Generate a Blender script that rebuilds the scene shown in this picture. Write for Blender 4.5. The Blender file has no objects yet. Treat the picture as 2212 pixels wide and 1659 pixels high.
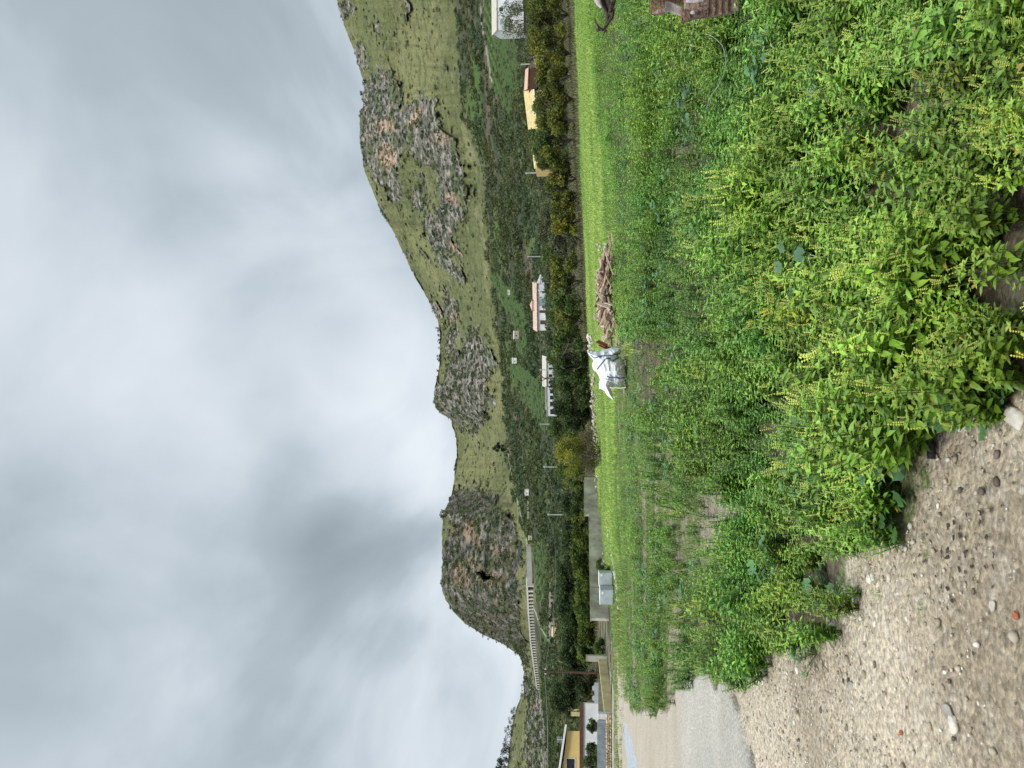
import bpy, bmesh, math, random
import numpy as np
from mathutils import Vector, Matrix
R = math.radians
rng = np.random.default_rng(7)
random.seed(7)
SC = bpy.context.scene
COL = SC.collection

# ------------------------------------------------------------------ camera
H = 1.5                       # eye height
F = 1661.0                    # focal length in units of a 2212 wide picture
PITCH = math.atan(139 / F)
cp, sp = math.cos(PITCH), math.sin(PITCH)
cam = bpy.data.cameras.new('camera')
cam.sensor_width = 36; cam.sensor_fit = 'HORIZONTAL'; cam.lens = 36 * F / 2212
cam.clip_start = 0.05; cam.clip_end = 20000
co = bpy.data.objects.new('camera', cam); COL.objects.link(co)
co.location = (0, 0, H)
fw = Vector((0, cp, sp)); upw = Vector((0, -sp, cp)); rt = Vector((1, 0, 0))
# phone held sideways: picture right = down in the world, picture up = right in the world
m = Matrix((-upw, rt, -fw)).transposed()
co.rotation_euler = m.to_euler()
SC.camera = co
SC.render.resolution_x = 1024; SC.render.resolution_y = 768

# ------------------------------------------------------------------ light
SUN_EL, SUN_AZ = 52, 200     # azimuth clockwise from +Y
W = bpy.data.worlds.new('World'); SC.world = W; W.use_nodes = True
nt = W.node_tree; nt.nodes.clear()
N = nt.nodes.new; L = nt.links.new
out = N('ShaderNodeOutputWorld'); bg = N('ShaderNodeBackground'); bg.inputs[1].default_value = 0.1
L(bg.outputs[0], out.inputs[0])
sky = N('ShaderNodeTexSky'); sky.sky_type = 'NISHITA'; sky.sun_disc = False
sky.sun_elevation = R(SUN_EL); sky.sun_rotation = R(SUN_AZ)
def dirD(x, y):
    u, v = (829.5 - y) / F, (1106 - x) / F
    d = Vector((u, cp - v * sp, v * cp + sp)); return d.normalized()
tc = N('ShaderNodeTexCoord')
nrm = N('ShaderNodeVectorMath'); nrm.operation = 'NORMALIZE'; L(tc.outputs['Generated'], nrm.inputs[0])
sep = N('ShaderNodeSeparateXYZ'); L(nrm.outputs[0], sep.inputs[0])
def mth(op, a, b=None, c=None):
    n = N('ShaderNodeMath'); n.operation = op
    for i, v in enumerate((a, b, c)):
        if v is None: continue
        if isinstance(v, (int, float)): n.inputs[i].default_value = v
        else: L(v, n.inputs[i])
    return n.outputs[0]
n3d = None
zc = mth('ADD', mth('MAXIMUM', sep.outputs[2], 0.0), 0.30)
cx = mth('DIVIDE', sep.outputs[0], zc); cy = mth('DIVIDE', sep.outputs[1], zc)
cmb = N('ShaderNodeCombineXYZ'); L(cx, cmb.inputs[0]); L(mth('MULTIPLY', cy, 0.62), cmb.inputs[1])
n1 = N('ShaderNodeTexNoise'); n1.inputs['Scale'].default_value = 1.75; n1.inputs['Detail'].default_value = 6
n1.inputs['Roughness'].default_value = 0.48; n1.inputs['Distortion'].default_value = 0.7; L(cmb.outputs[0], n1.inputs['Vector'])
n2 = N('ShaderNodeTexNoise'); n2.inputs['Scale'].default_value = 3.1; n2.inputs['Detail'].default_value = 4
n2.inputs['Roughness'].default_value = 0.5; L(nrm.outputs[0], n2.inputs['Vector'])
n3 = N('ShaderNodeTexNoise'); n3.inputs['Scale'].default_value = 4.2; n3.inputs['Detail'].default_value = 7; n3.inputs['Roughness'].default_value = .55; n3.inputs['Distortion'].default_value = .4; L(cmb.outputs[0], n3.inputs['Vector'])
val = mth('ADD', mth('SUBTRACT', mth('MULTIPLY', n3.outputs[0], .30), .25), mth('ADD', mth('ADD', mth('MULTIPLY', n1.outputs[0], 1.45), -.15), mth('MULTIPLY', n2.outputs[0], 0.35)))
# cloud banks seen from the field: (direction, angular size, thickness)
for (x, y, r, a) in [(880, 900, 7, .36), (760, 700, 6, .13), (640, 930, 7, .16), (700, 600, 7, .10), (480, 560, 8, .07), (1000, 1450, 10, .18),
                     (900, 1180, 6, .12), (120, 600, 8, .10), (220, 760, 8, .10), (640, 380, 6, .10), (760, 250, 6, .06),
                     (730, 1085, 6, -.30), (810, 1240, 6, -.30), (640, 1230, 8, -.12), (600, 740, 6, -.17), (480, 640, 7, -.10), (690, 790, 4, -.08),
                     (640, 1030, 5, -.10), (30, 60, 12, -.10), (320, 330, 10, -.06), (520, 1250, 8, -.05), (620, 80, 7, -.08), (120, 1300, 12, -.05), (60, 1000, 10, -.06)]:
    d = N('ShaderNodeVectorMath'); d.operation = 'DOT_PRODUCT'; L(nrm.outputs[0], d.inputs[0]); d.inputs[1].default_value = dirD(x, y)
    mr = N('ShaderNodeMapRange'); mr.interpolation_type = 'SMOOTHERSTEP'
    mr.inputs['From Min'].default_value = math.cos(R(r * 1.35)); mr.inputs['From Max'].default_value = 1
    mr.inputs['To Min'].default_value = 0; mr.inputs['To Max'].default_value = a * 0.62
    L(d.outputs['Value'], mr.inputs['Value'])
    val = mth('ADD', val, mr.outputs[0])
ramp = N('ShaderNodeValToRGB'); e = ramp.color_ramp.elements
e[0].position = 0.10; e[0].color = (0.33, 0.39, 0.44, 1)
e[1].position = 1.0; e[1].color = (0.84, 0.90, 0.96, 1)
x_ = e.new(0.45); x_.color = (0.45, 0.525, 0.585, 1)
x_ = e.new(0.66); x_.color = (0.62, 0.695, 0.76, 1)
L(val, ramp.inputs[0])
# an overcast sky is brighter overhead than near the horizon
br = N('ShaderNodeMapRange'); br.inputs['From Min'].default_value = 0.62; br.inputs['From Max'].default_value = 1.0
br.inputs['To Min'].default_value = 10.0; br.inputs['To Max'].default_value = 36.0; L(sep.outputs[2], br.inputs['Value'])
vs = N('ShaderNodeVectorMath'); vs.operation = 'SCALE'; L(ramp.outputs[0], vs.inputs[0]); L(br.outputs[0], vs.inputs['Scale'])
mixw = N('ShaderNodeMix'); mixw.data_type = 'RGBA'; mixw.inputs['Factor'].default_value = 0.96
L(sky.outputs[0], mixw.inputs['A']); L(vs.outputs[0], mixw.inputs['B']); L(mixw.outputs['Result'], bg.inputs[0])
sun = bpy.data.lights.new('sun', 'SUN'); sun.energy = 2.0; sun.angle = R(14); sun.color = (1, 0.97, 0.92)
so = bpy.data.objects.new('sun', sun); COL.objects.link(so)
a_, e_ = R(SUN_AZ), R(SUN_EL)
sd = Vector((math.sin(a_) * math.cos(e_), math.cos(a_) * math.cos(e_), math.sin(e_)))
so.rotation_euler = sd.to_track_quat('Z', 'Y').to_euler()
SC.view_settings.view_transform = 'Standard'; SC.view_settings.look = 'None'
SC.view_settings.exposure = 0.0; SC.view_settings.gamma = 1

# ------------------------------------------------------------------ helpers
def tag(o, label=None, cat=None, group=None, kind=None):
    if label: o['label'] = label
    if cat: o['category'] = cat
    if group: o['group'] = group
    if kind: o['kind'] = kind
    return o
def empty(name, loc, label, cat, group=None, rz=0):
    o = bpy.data.objects.new(name, None); COL.objects.link(o); o.location = loc; o.rotation_euler = (0, 0, rz)
    o.empty_display_size = 0.1
    return tag(o, label, cat, group)
def mk(name, v, f, mat, parent=None, col=None, smooth=False, extra=None):
    v = np.asarray(v, dtype=np.float32); me = bpy.data.meshes.new(name)
    fs = f if isinstance(f, list) and len(f) and isinstance(f[0], np.ndarray) else None
    if fs is None and isinstance(f, np.ndarray): fs = [f]
    if fs is None:
        me.from_pydata([tuple(p) for p in v], [], [tuple(q) for q in f])
    else:
        me.vertices.add(len(v)); me.vertices.foreach_set('co', v.ravel())
        nl = sum(a.size for a in fs); nf = sum(len(a) for a in fs)
        me.loops.add(nl); me.polygons.add(nf)
        me.loops.foreach_set('vertex_index', np.concatenate([a.ravel() for a in fs]).astype(np.int32))
        tot = np.concatenate([np.full(len(a), a.shape[1]) for a in fs]).astype(np.int32)
        st = np.concatenate([[0], np.cumsum(tot)[:-1]]).astype(np.int32)
        me.polygons.foreach_set('loop_start', st)
        me.update(calc_edges=True)
    if smooth: me.polygons.foreach_set('use_smooth', np.ones(len(me.polygons), dtype=bool))
    def addc(nm, c):
        a = me.color_attributes.new(nm, 'FLOAT_COLOR', 'POINT')
        c4 = np.ones((len(v), 4), dtype=np.float32); c4[:, :3] = c; a.data.foreach_set('color', c4.ravel())
    if col is not None: addc('Col', col)
    if extra:
        for k_, c in extra.items(): addc(k_, c)
    if mat: me.materials.append(mat)
    me.update()
    o = bpy.data.objects.new(name, me); COL.objects.link(o)
    if parent: o.parent = parent
    return o
def hash3(ix, iy, iz):
    h = (ix * 374761393 + iy * 668265263 + iz * 1274126177) & 0xffffffff
    h = ((h ^ (h >> 13)) * 1274126177) & 0xffffffff
    return ((h ^ (h >> 16)) & 0xffff) / 65535.0
def vnoise(p):
    i = np.floor(p).astype(np.int64); f = p - i; f = f * f * (3 - 2 * f); r = 0
    for a in (0, 1):
        for b in (0, 1):
            for c in (0, 1):
                w = (f[:, 0] if a else 1 - f[:, 0]) * (f[:, 1] if b else 1 - f[:, 1]) * (f[:, 2] if c else 1 - f[:, 2])
                r = r + w * hash3(i[:, 0] + a, i[:, 1] + b, i[:, 2] + c)
    return r
def fbm(x, y, z=0, scale=1.0, octv=4, seed=0, ridge=False):
    p = np.stack([np.asarray(x, float).ravel() + seed * 17.3, np.asarray(y, float).ravel() - seed * 9.1, np.zeros(np.size(x)) + np.ravel(z)], 1) / scale
    s = np.zeros(len(p)); a = 1; t = 0
    for o in range(octv):
        n = vnoise(p * 2 ** o + o * 31.7)
        if ridge: n = 1 - np.abs(2 * n - 1)
        s += a * n; t += a; a *= 0.5
    return (s / t).reshape(np.shape(x))
def inpoly(px, py, poly):
    r = np.zeros(np.shape(px), bool); n = len(poly)
    for i in range(n):
        x1, y1 = poly[i]; x2, y2 = poly[(i + 1) % n]
        c = ((y1 > py) != (y2 > py))
        with np.errstate(divide='ignore', invalid='ignore'):
            xx = (x2 - x1) * (py - y1) / ((y2 - y1) if y2 != y1 else 1e-9) + x1
        r ^= c & (px < xx)
    return r
def proj(X, Y, Z):
    dz = Z - H; d = Y * cp + dz * sp; d = np.where(d < .05, .05, d)
    return 1106 - F * (dz * cp - Y * sp) / d, 829.5 - F * X / d
def slope(x):                 # pixel -> (Z-H)/Y
    return np.tan(np.arctan((1106 - np.asarray(x, float)) / F) + PITCH)
def P(x, y, Y):
    dz = Y * slope(x); d = Y * cp + dz * sp
    return Vector(((829.5 - y) / F * float(d), Y, H + float(dz)))
def PA(x, y, Y):
    dz = Y * slope(x); d = Y * cp + dz * sp
    return (829.5 - y) / F * d, Y, H + dz
sst = lambda a, b, x: (lambda t: t * t * (3 - 2 * t))(np.clip((x - a) / (b - a), 0, 1))

# ------------------------------------------------------------------ materials
def newmat(name):
    mt = bpy.data.materials.new(name); mt.use_nodes = True
    t = mt.node_tree; b = t.nodes['Principled BSDF']; return mt, t, b
def mat(name, col, rough=0.8, noise=0.15, scale=8, bump=0.0, metal=0, bscale=None, spec=0.3, col2=None, stretch=None):
    mt, t, b = newmat(name)
    b.inputs['Roughness'].default_value = rough; b.inputs['Metallic'].default_value = metal
    b.inputs['Specular IOR Level'].default_value = spec
    tcx = t.nodes.new('ShaderNodeTexCoord'); vec = tcx.outputs['Object']
    if stretch:
        mp = t.nodes.new('ShaderNodeMapping'); mp.inputs['Scale'].default_value = stretch; t.links.new(vec, mp.inputs[0]); vec = mp.outputs[0]
    n = t.nodes.new('ShaderNodeTexNoise'); n.inputs['Scale'].default_value = scale; n.inputs['Detail'].default_value = 6
    n.inputs['Roughness'].default_value = .65
    t.links.new(vec, n.inputs['Vector'])
    r = t.nodes.new('ShaderNodeValToRGB'); r.color_ramp.elements[0].position = .3; r.color_ramp.elements[1].position = .72
    c1 = [c * (1 - noise) for c in col]; c2 = [min(1, c * (1 + noise)) for c in (col2 or col)]
    r.color_ramp.elements[0].color = (*c1, 1); r.color_ramp.elements[1].color = (*c2, 1)
    t.links.new(n.outputs[0], r.inputs[0]); t.links.new(r.outputs[0], b.inputs['Base Color'])
    if bump:
        n2 = t.nodes.new('ShaderNodeTexNoise'); n2.inputs['Scale'].default_value = bscale or scale * 3; n2.inputs['Detail'].default_value = 5
        t.links.new(vec, n2.inputs['Vector'])
        bp = t.nodes.new('ShaderNodeBump'); bp.inputs['Strength'].default_value = bump; bp.inputs['Distance'].default_value = .05
        t.links.new(n2.outputs[0], bp.inputs['Height']); t.links.new(bp.outputs[0], b.inputs['Normal'])
    return mt
def leafmat(name, trans=0.3, rough=.5, spec=.35):
    mt, t, b = newmat(name)
    a = t.nodes.new('ShaderNodeAttribute'); a.attribute_name = 'Col'
    t.links.new(a.outputs['Color'], b.inputs['Base Color']); b.inputs['Roughness'].default_value = rough
    b.inputs['Specular IOR Level'].default_value = spec
    tr = t.nodes.new('ShaderNodeBsdfTranslucent')
    g = t.nodes.new('ShaderNodeMix'); g.data_type = 'RGBA'; g.blend_type = 'MULTIPLY'; g.inputs['Factor'].default_value = 1
    t.links.new(a.outputs['Color'], g.inputs['A']); g.inputs['B'].default_value = (1.5, 1.45, .7, 1)
    t.links.new(g.outputs['Result'], tr.inputs[0])
    mx = t.nodes.new('ShaderNodeMixShader'); mx.inputs[0].default_value = trans
    t.links.new(b.outputs[0], mx.inputs[1]); t.links.new(tr.outputs[0], mx.inputs[2])
    t.links.new(mx.outputs[0], t.nodes['Material Output'].inputs[0]); return mt
M = dict(
    leaf=leafmat('leaf', .22, .38, .55), treeleaf=leafmat('tree_leaf', .2, .6, .2), bark=mat('bark', (.10, .08, .06), .9, .4, 6, .6, col2=(.2, .18, .15)),
    darkbark=mat('dark_bark', (.03, .02, .018), .85, .5, 9, .8, col2=(.10, .07, .06)),
    concrete=mat('concrete', (.30, .28, .22), .9, .25, .9, .4, col2=(.54, .51, .44)),
    cream=mat('cream_plaster', (.50, .42, .20), .9, .15, 1.3, .2, col2=(.66, .57, .31)),
    dirtycream=mat('weathered_plaster', (.28, .27, .20), .9, .2, 1.3, .2, col2=(.40, .37, .27)),
    white=mat('white_wall', (.66, .67, .68), .85, .12, .6, .1, col2=(.78, .78, .78)),
    yellow=mat('yellow_wall', (.68, .49, .19), .85, .06, .7, .1, col2=(.74, .55, .23)),
    ochre=mat('ochre_roof', (.50, .38, .15), .85, .2, .9, .4, col2=(.66, .52, .24)),
    terracotta=mat('terracotta', (.46, .28, .20), .85, .25, 2, .4, col2=(.62, .47, .38)),
    pinkroof=mat('faded_tile', (.62, .38, .28), .85, .2, 2, .3),
    dark=mat('dark_opening', (.02, .022, .025), .6, .2, 3), glass=mat('window_glass', (.28, .36, .38), .15, .2, .8, spec=.6),  # dark_opening: shade inside openings, put in as near-black colour
    brown=mat('brown_wood', (.10, .05, .035), .8, .3, 5, .3), stone=mat('pale_stone', (.38, .34, .26), .9, .3, 5, .6, col2=(.58, .54, .45)),
    wallstone=mat('wall_stone', (.26, .20, .12), .9, .5, 3.2, .9, col2=(.55, .46, .30)),
    ruin=mat('ruin_stone', (.30, .25, .20), .9, .35, .8, .6, col2=(.46, .40, .33)),
    greymetal=mat('grey_sheet', (.20, .23, .27), .5, .15, 3, .1, metal=.2, col2=(.28, .31, .35)),
    lightmetal=mat('pale_sheet', (.42, .45, .47), .6, .12, 2, .1),
    boxgrey=mat('grey_plastic', (.36, .41, .44), .45, .12, 3, .15, spec=.4, col2=(.43, .48, .51)),
    tape=mat('white_foil', (.8, .8, .8), .4, .05, 9), rustredge=mat('red_rust', (.18, .05, .04), .9, .3, 8, .4),
    pole=mat('pole_concrete', (.50, .50, .47), .9, .15, 2), woodpole=mat('wood_pole', (.10, .06, .045), .9, .3, 3, .4),
    wire=mat('wire', (.22, .24, .24), .6, .1, 3), cable=mat('pale_cable', (.34, .40, .37), .5, .1, 10),
    rust=mat('rusty_steel', (.075, .03, .022), .75, .5, 9, .8, metal=.25, bscale=40, col2=(.30, .18, .12)),
    rustpale=mat('rusty_flaking_paint', (.07, .028, .02), .7, .4, 9, .6, col2=(.36, .26, .21)),
    palepaint=mat('faded_pale_paint', (.30, .20, .19), .6, .3, 6, .3, col2=(.60, .55, .56)),
    bluestripe=mat('blue_webbing', (.10, .14, .27), .7, .2, 30), strap=mat('white_strap', (.75, .76, .72), .7, .1, 20),
    viaduct=mat('viaduct_concrete', (.60, .57, .50), .9, .1, .15, 0, col2=(.74, .70, .63)), blackplastic=mat('black_rubber', (.02, .02, .025), .5, .3, 9, .4),
    brick=mat('brick_fragment', (.42, .13, .07), .9, .25, 20, .5), drygrass=leafmat('dry_stalk', .15, .8, .1))
# woven white sack: folds are modelled, the cloth has a fine weave and soil near the bottom
def sackmat():
    mt = mat('woven_sack', (.74, .75, .78), .95, .06, 2, .3, bscale=10, spec=.08, col2=(.85, .86, .9)); return mt
M['sack'] = sackmat()

# ------------------------------------------------------------------ terrain tables
YC = np.array([-900, -400, 0, 400, 800, 1000, 1200, 1400, 1659, 2200, 2800.])
ZR = {0: [0] * 9, 10: [0, 0, 0, 0, 0, 0, 0, 0, 0], 20: [.3, .2, .1, .05, .05, 0, -.1, -.1, -.1], 30: [.9, .7, .5, .2, 0, -.15, -.3, -.35, -.4],
      45: [1.7, 1.4, 1.1, .5, -.1, -.35, -.55, -.7, -.75], 60: [2.6, 2.1, 1.6, .8, -.05, -.5, -.7, -.8, -.8], 80: [3.2, 2.7, 2.15, 1.25, .15, -.5, -.7, -.8, -.8]}
XR = {110: [1205, 1212, 1221, 1233, 1252, 1266, 1272, 1274, 1270], 150: [1190, 1195, 1203, 1216, 1228, 1240, 1246, 1250, 1252],
      285: [1120, 1128, 1138, 1170, 1194, 1200, 1208, 1216, 1225], 500: [1045, 1052, 1062, 1095, 1136, 1150, 1166, 1182, 1202]}
rowsY = sorted(list(ZR) + list(XR)); TZ = []
for Yv in rowsY:
    if Yv in ZR: z = np.array(ZR[Yv], float)
    else: z = H + Yv * slope(np.array(XR[Yv], float))
    TZ.append(np.concatenate([z, [z[-1], z[-1]]]))
TZ = np.array(TZ); rowsY = np.array(rowsY, float)
def table_z(ypx, Y):
    Yc = np.clip(Y, 0, 500); i = np.clip(np.searchsorted(rowsY, Yc, 'right') - 1, 0, len(rowsY) - 2)
    t = (Yc - rowsY[i]) / (rowsY[i + 1] - rowsY[i])
    ft = np.interp(ypx, YC, np.arange(len(YC))); j = np.clip(ft.astype(int), 0, len(YC) - 2); s = ft - j
    return (TZ[i, j] * (1 - s) + TZ[i, j + 1] * s) * (1 - t) + (TZ[i + 1, j] * (1 - s) + TZ[i + 1, j + 1] * s) * t
def gz(X, Y):
    X = np.asarray(X, float); Y = np.asarray(Y, float)
    ypx = np.clip(829.5 - F * X / np.maximum(Y, 4), -900, 2800)
    z = table_z(ypx, Y)
    z = z + .10 * (fbm(X, Y, 0, 2.6, 3, 3) - .5) * sst(0, 4, np.abs(Y)) + .03 * (fbm(X, Y, 0, .45, 3, 5) - .5)
    return z
def ground_at(x, y):
    Ys = np.concatenate([np.linspace(1.5, 20, 400), np.linspace(20, 110, 900)])
    Xs = (829.5 - y) / F * Ys
    zz = gz(Xs, Ys); px, _ = proj(Xs, Ys, zz)
    k = np.argmax(px < x) if (px < x).any() else len(Ys) - 1
    return Vector((Xs[k], Ys[k], zz[k]))

# ---- zones of the field, outlined on the ground
DENSE = [(1285, -500), (1285, 0), (1296, 150), (1302, 250), (1325, 360), (1324, 520), (1329, 700), (1334, 735), (1374, 748), (1378, 870), (1384, 905), (1400, 940), (1450, 960),
         (1480, 1000), (1560, 1010), (1600, 1120), (1565, 1210), (1500, 1290), (1470, 1400), (1530, 1455), (1600, 1480), (1640, 1372), (1700, 1395), (1755, 1425), (1788, 1340), (1800, 1230),
         (1840, 1130), (1880, 1060), (1900, 1000), (1975, 950), (2010, 905), (2100, 870), (2230, 845), (3200, 640), (3200, -2000), (1285, -2000)]
SPARSE = [(1329, 720), (1333, 1000), (1336, 1130), (1342, 1200), (1350, 1400), (1358, 1510), (1366, 1530), (1396, 1542), (1452, 1535), (1476, 1490), (1495, 1450), (1540, 1450),
          (1600, 1470), (1650, 1350), (1650, 1000), (1450, 900), (1370, 760)]
GRAVEL = [(3300, 600), (2260, 850), (2110, 885), (2030, 915), (1990, 960), (1985, 1050), (1945, 1130), (1860, 1160), (1815, 1235), (1797, 1340), (1758, 1428), (1700, 1400), (1645, 1375), (1605, 1482), (1545, 1452), (1495, 1450), (1476, 1490),
          (1452, 1535), (1396, 1542), (1366, 1530), (1354, 1507), (1340, 1440), (1333, 1400), (1326, 1380), (1332, 1480), (1336, 1560), (1339, 1659), (1345, 2600), (3300, 2600)]
def noise_px(X, Y, s, seed):
    d = np.maximum(Y, 1.0)
    return (fbm(X / d * 40, np.log(d) * 40, 0, s, 4, seed) - .5)
def edge_x(y): return np.interp(y, [-500, 0, 240, 494, 700, 760, 960, 1030, 1130, 1200, 1300, 1400, 1700], [1237, 1241, 1253, 1264, 1268, 1275, 1284, 1290, 1294, 1303, 1318, 1326, 1332])
BARE = [(1545, 1115, 48, 95), (1440, 830, 20, 60), (1468, 690, 10, 22), (1575, 735, 16, 30), (1670, 710, 12, 28), (1590, 590, 12, 18), (1800, 655, 26, 22), (1790, 190, 10, 20), (1905, 480, 14, 16),
 (1540, 955, 16, 36), (1665, 1000, 14, 24), (1880, 870, 18, 30), (1790, 1090, 16, 60), (1950, 830, 14, 18), (1500, 850, 12, 30), (2040, 850, 14, 14),
        (1620, 1300, 10, 20), (1720, 840, 14, 14), (1480, 960, 14, 30), (1555, 1180, 26, 40)]
def zones(X, Y, z, lift=0.0):
    px, py = proj(X, Y, z + lift); jz = rng.normal(0, 1, np.shape(px))
    nx = noise_px(X, Y, 1.6, 11); ny = noise_px(X, Y, 1.6, 12); far = np.clip((px - 1300) / 400, .05, 1)
    qx = px + 90 * nx * far + jz * np.where(px < 1420, 5, 2.5) + 34 * (fbm(X, Y, 0, 2.6, 3, 13) - .5) * (px < 1420); qy = py + 110 * ny * np.clip(far * 1.5, .3, 1)
    dense = inpoly(qx, qy, DENSE); sparse = inpoly(qx, qy, SPARSE) & ~dense; grav = inpoly(qx, qy, GRAVEL) & ~dense & ~sparse
    beyond = (px + 6 * nx + jz * 1.6 + 10 * (fbm(X, Y, 0, 5, 3, 14) - .5)) < edge_x(py); rest = ~(dense | sparse | grav | beyond); grass = rest & (px < 1400) & (px + 60 * nx < 1450); dense = dense | (rest & ~grass & False); bsoil = rest & ~grass; sparse = sparse | bsoil
    bare = np.zeros(np.shape(px))
    for (a, b, c, d) in BARE:
        r = np.sqrt(((px + 60 * nx * far - a) / c) ** 2 + ((py + 60 * ny - b) / d) ** 2); bare = np.maximum(bare, 1 - sst(.7, 1.15, r * (1.45 if a > 1700 else 1.1)))
    return px, py, dense, sparse, grav, grass, beyond, bare

# ------------------------------------------------------------------ near ground
def build_ground():
    na, nb = 760, 900
    t = np.linspace(0, 1, nb); Yv = -2.5 + (np.exp(t * math.log(86 / 3.2)) * 3.2 - 3.2)   # -2.5 .. 80.3
    Yv = np.minimum(Yv, 80.5)
    a = np.linspace(-.98, .98, na); A, YY = np.meshgrid(a, Yv); X = A * (YY + 4.5)
    z = gz(X, YY)
    px, py, dense, sparse, grav, grass, beyond, bare = zones(X, YY, z)
    gf = grav.astype(float)
    # small relief: clods and stones under the gravel, the worn step along the concrete track
    z = z + gf * (.022 * (fbm(X, YY, 0, .12, 3, 8) - .5) + .03 * (fbm(X, YY, 0, .7, 3, 9) - .5)) + (1 - gf) * .05 * (fbm(X, YY, 0, .22, 3, 10) - .5) * (Yv[:, None] < 40)
    step = np.interp(py, [1440, 1480, 1530, 1600, 1659, 2200], [1560, 1575, 1598, 1618, 1634, 1760]); st = gf * sst(-6, 6, step - px + 8 * noise_px(X, YY, 1, 4))
    z = z + .035 * st
    track = st * (py > 1400); crack = gf * np.exp(-((step - px + 8 * noise_px(X, YY, 1, 4)) / 3.2) ** 2) * (py > 1500) * sst(.35, .6, fbm(X, YY, 0, .5, 3, 77)); z = z - .03 * crack
    dirt = fbm(X, YY, 0, 1.2, 4, 21); f2 = fbm(X, YY, 0, .16, 4, 22); f3 = fbm(X, YY, 0, .05, 3, 23); streak = fbm(X * .35, YY, 0, .5, 4, 24)
    def C(*c): return np.array(c)[None, None, :]
    def mixc(a, b, w): return a * (1 - w[..., None]) + b * w[..., None]
    soil = mixc(C(.085, .062, .04), C(.17, .135, .095), sst(.35, .7, f2)); soil = mixc(soil, C(.06, .085, .03), .5 * sst(.5, .65, dirt))
    dry = mixc(C(.22, .18, .125), C(.36, .30, .22), f2); dry = mixc(dry, C(.12, .17, .05), sst(.46, .6, fbm(X * .4, YY, 0, 1.1, 3, 36)) * .7)
    gravc = mixc(C(.32, .255, .175), C(.54, .45, .33), sst(.3, .7, dirt)); gravc = mixc(gravc, C(.50, .44, .36), .5 * sst(.5, .8, f3))
    pale = mixc(C(.38, .345, .285), C(.53, .49, .425), streak); pale = mixc(pale, C(.34, .34, .31), sst(.5, .7, dirt) * .6)
    gravc = mixc(gravc, pale, track * sst(.2, .5, dirt + .2))
    tan = mixc(C(.40, .335, .25), C(.52, .455, .37), streak); band = (1 - sst(1460, 1500, px + 20 * noise_px(X, YY, 1, 9))) * (py > 1350)
    gravc = mixc(gravc, tan, band)
    pud = inpoly(px + 6 * noise_px(X, YY, .6, 2), py, [(1350, 1560), (1356, 1566), (1366, 1600), (1376, 1640), (1384, 1700), (1400, 2200), (1380, 2200), (1362, 1700), (1352, 1600)]).astype(float)
    gravc = mixc(gravc, C(.46, .50, .54), pud); gravc = mixc(gravc, C(.10, .085, .06), crack * .8)  # wet sheen of the puddle is put into the colour as pale blue
    gr = mixc(C(.17, .27, .055), C(.28, .40, .085), sst(.3, .7, streak)); gr = mixc(gr, C(.11, .20, .04), sst(.5, .62, fbm(X * .5, YY, 0, 5, 3, 60)) * .6); gr = mixc(gr, C(.20, .17, .10), sst(.48, .64, dirt) * .7 * sst(830, 900, py)); gr = mixc(gr, C(.12, .15, .05), sst(1200, 1260, py) * sst(.2, .45, f2))
    bey = mixc(C(.06, .055, .03), C(.20, .165, .12), sst(.4, .6, dirt)); bey = mixc(bey, C(.09, .13, .03), sst(.5, .62, f2) * .6)  # dark patches put the shade under the trees into the ground colour
    c = soil * dense[..., None] + dry * sparse[..., None] + gravc * grav[..., None] + gr * grass[..., None] * (1 - beyond[..., None] * 1.0) + bey * (beyond & ~(dense | sparse | grav | grass))[..., None]
    c = np.where((c.sum(-1) < .01)[..., None], bey, c)
    c = mixc(c, mixc(C(.10, .072, .05), C(.17, .13, .10), f2), bare * dense * .9); c = mixc(c, mixc(C(.24, .19, .14), C(.33, .28, .21), f2), bare * sparse)
    idx = np.arange(na * nb).reshape(nb, na)
    f = np.stack([idx[:-1, :-1], idx[:-1, 1:], idx[1:, 1:], idx[1:, :-1]], -1).reshape(-1, 4)
    v = np.stack([X, YY, z], -1).reshape(-1, 3)
    mt, t, b = newmat('field_soil')
    at = t.nodes.new('ShaderNodeAttribute'); at.attribute_name = 'Col'
    z1 = t.nodes.new('ShaderNodeAttribute'); z1.attribute_name = 'Zone'; sp1 = t.nodes.new('ShaderNodeSeparateXYZ'); t.links.new(z1.outputs['Vector'], sp1.inputs[0])
    tcx = t.nodes.new('ShaderNodeTexCoord')
    n = t.nodes.new('ShaderNodeTexNoise'); n.inputs['Scale'].default_value = 38; n.inputs['Detail'].default_value = 8; n.inputs['Roughness'].default_value = .72
    t.links.new(tcx.outputs['Object'], n.inputs['Vector'])
    mr = t.nodes.new('ShaderNodeMapRange'); mr.inputs['From Min'].default_value = .3; mr.inputs['From Max'].default_value = .7; mr.inputs['To Min'].default_value = .42; mr.inputs['To Max'].default_value = 1.5
    t.links.new(n.outputs[0], mr.inputs['Value'])
    vv = t.nodes.new('ShaderNodeTexVoronoi'); vv.inputs['Scale'].default_value = 42; t.links.new(tcx.outputs['Object'], vv.inputs['Vector'])
    sepc = t.nodes.new('ShaderNodeSeparateColor'); t.links.new(vv.outputs['Color'], sepc.inputs[0])
    peb = t.nodes.new('ShaderNodeMapRange'); peb.inputs['To Min'].default_value = .78; peb.inputs['To Max'].default_value = 1.25; t.links.new(sepc.outputs[0], peb.inputs['Value'])
    mixp = t.nodes.new('ShaderNodeMath'); mixp.operation = 'MULTIPLY'; t.links.new(mr.outputs[0], mixp.inputs[0]); t.links.new(peb.outputs[0], mixp.inputs[1])
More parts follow.
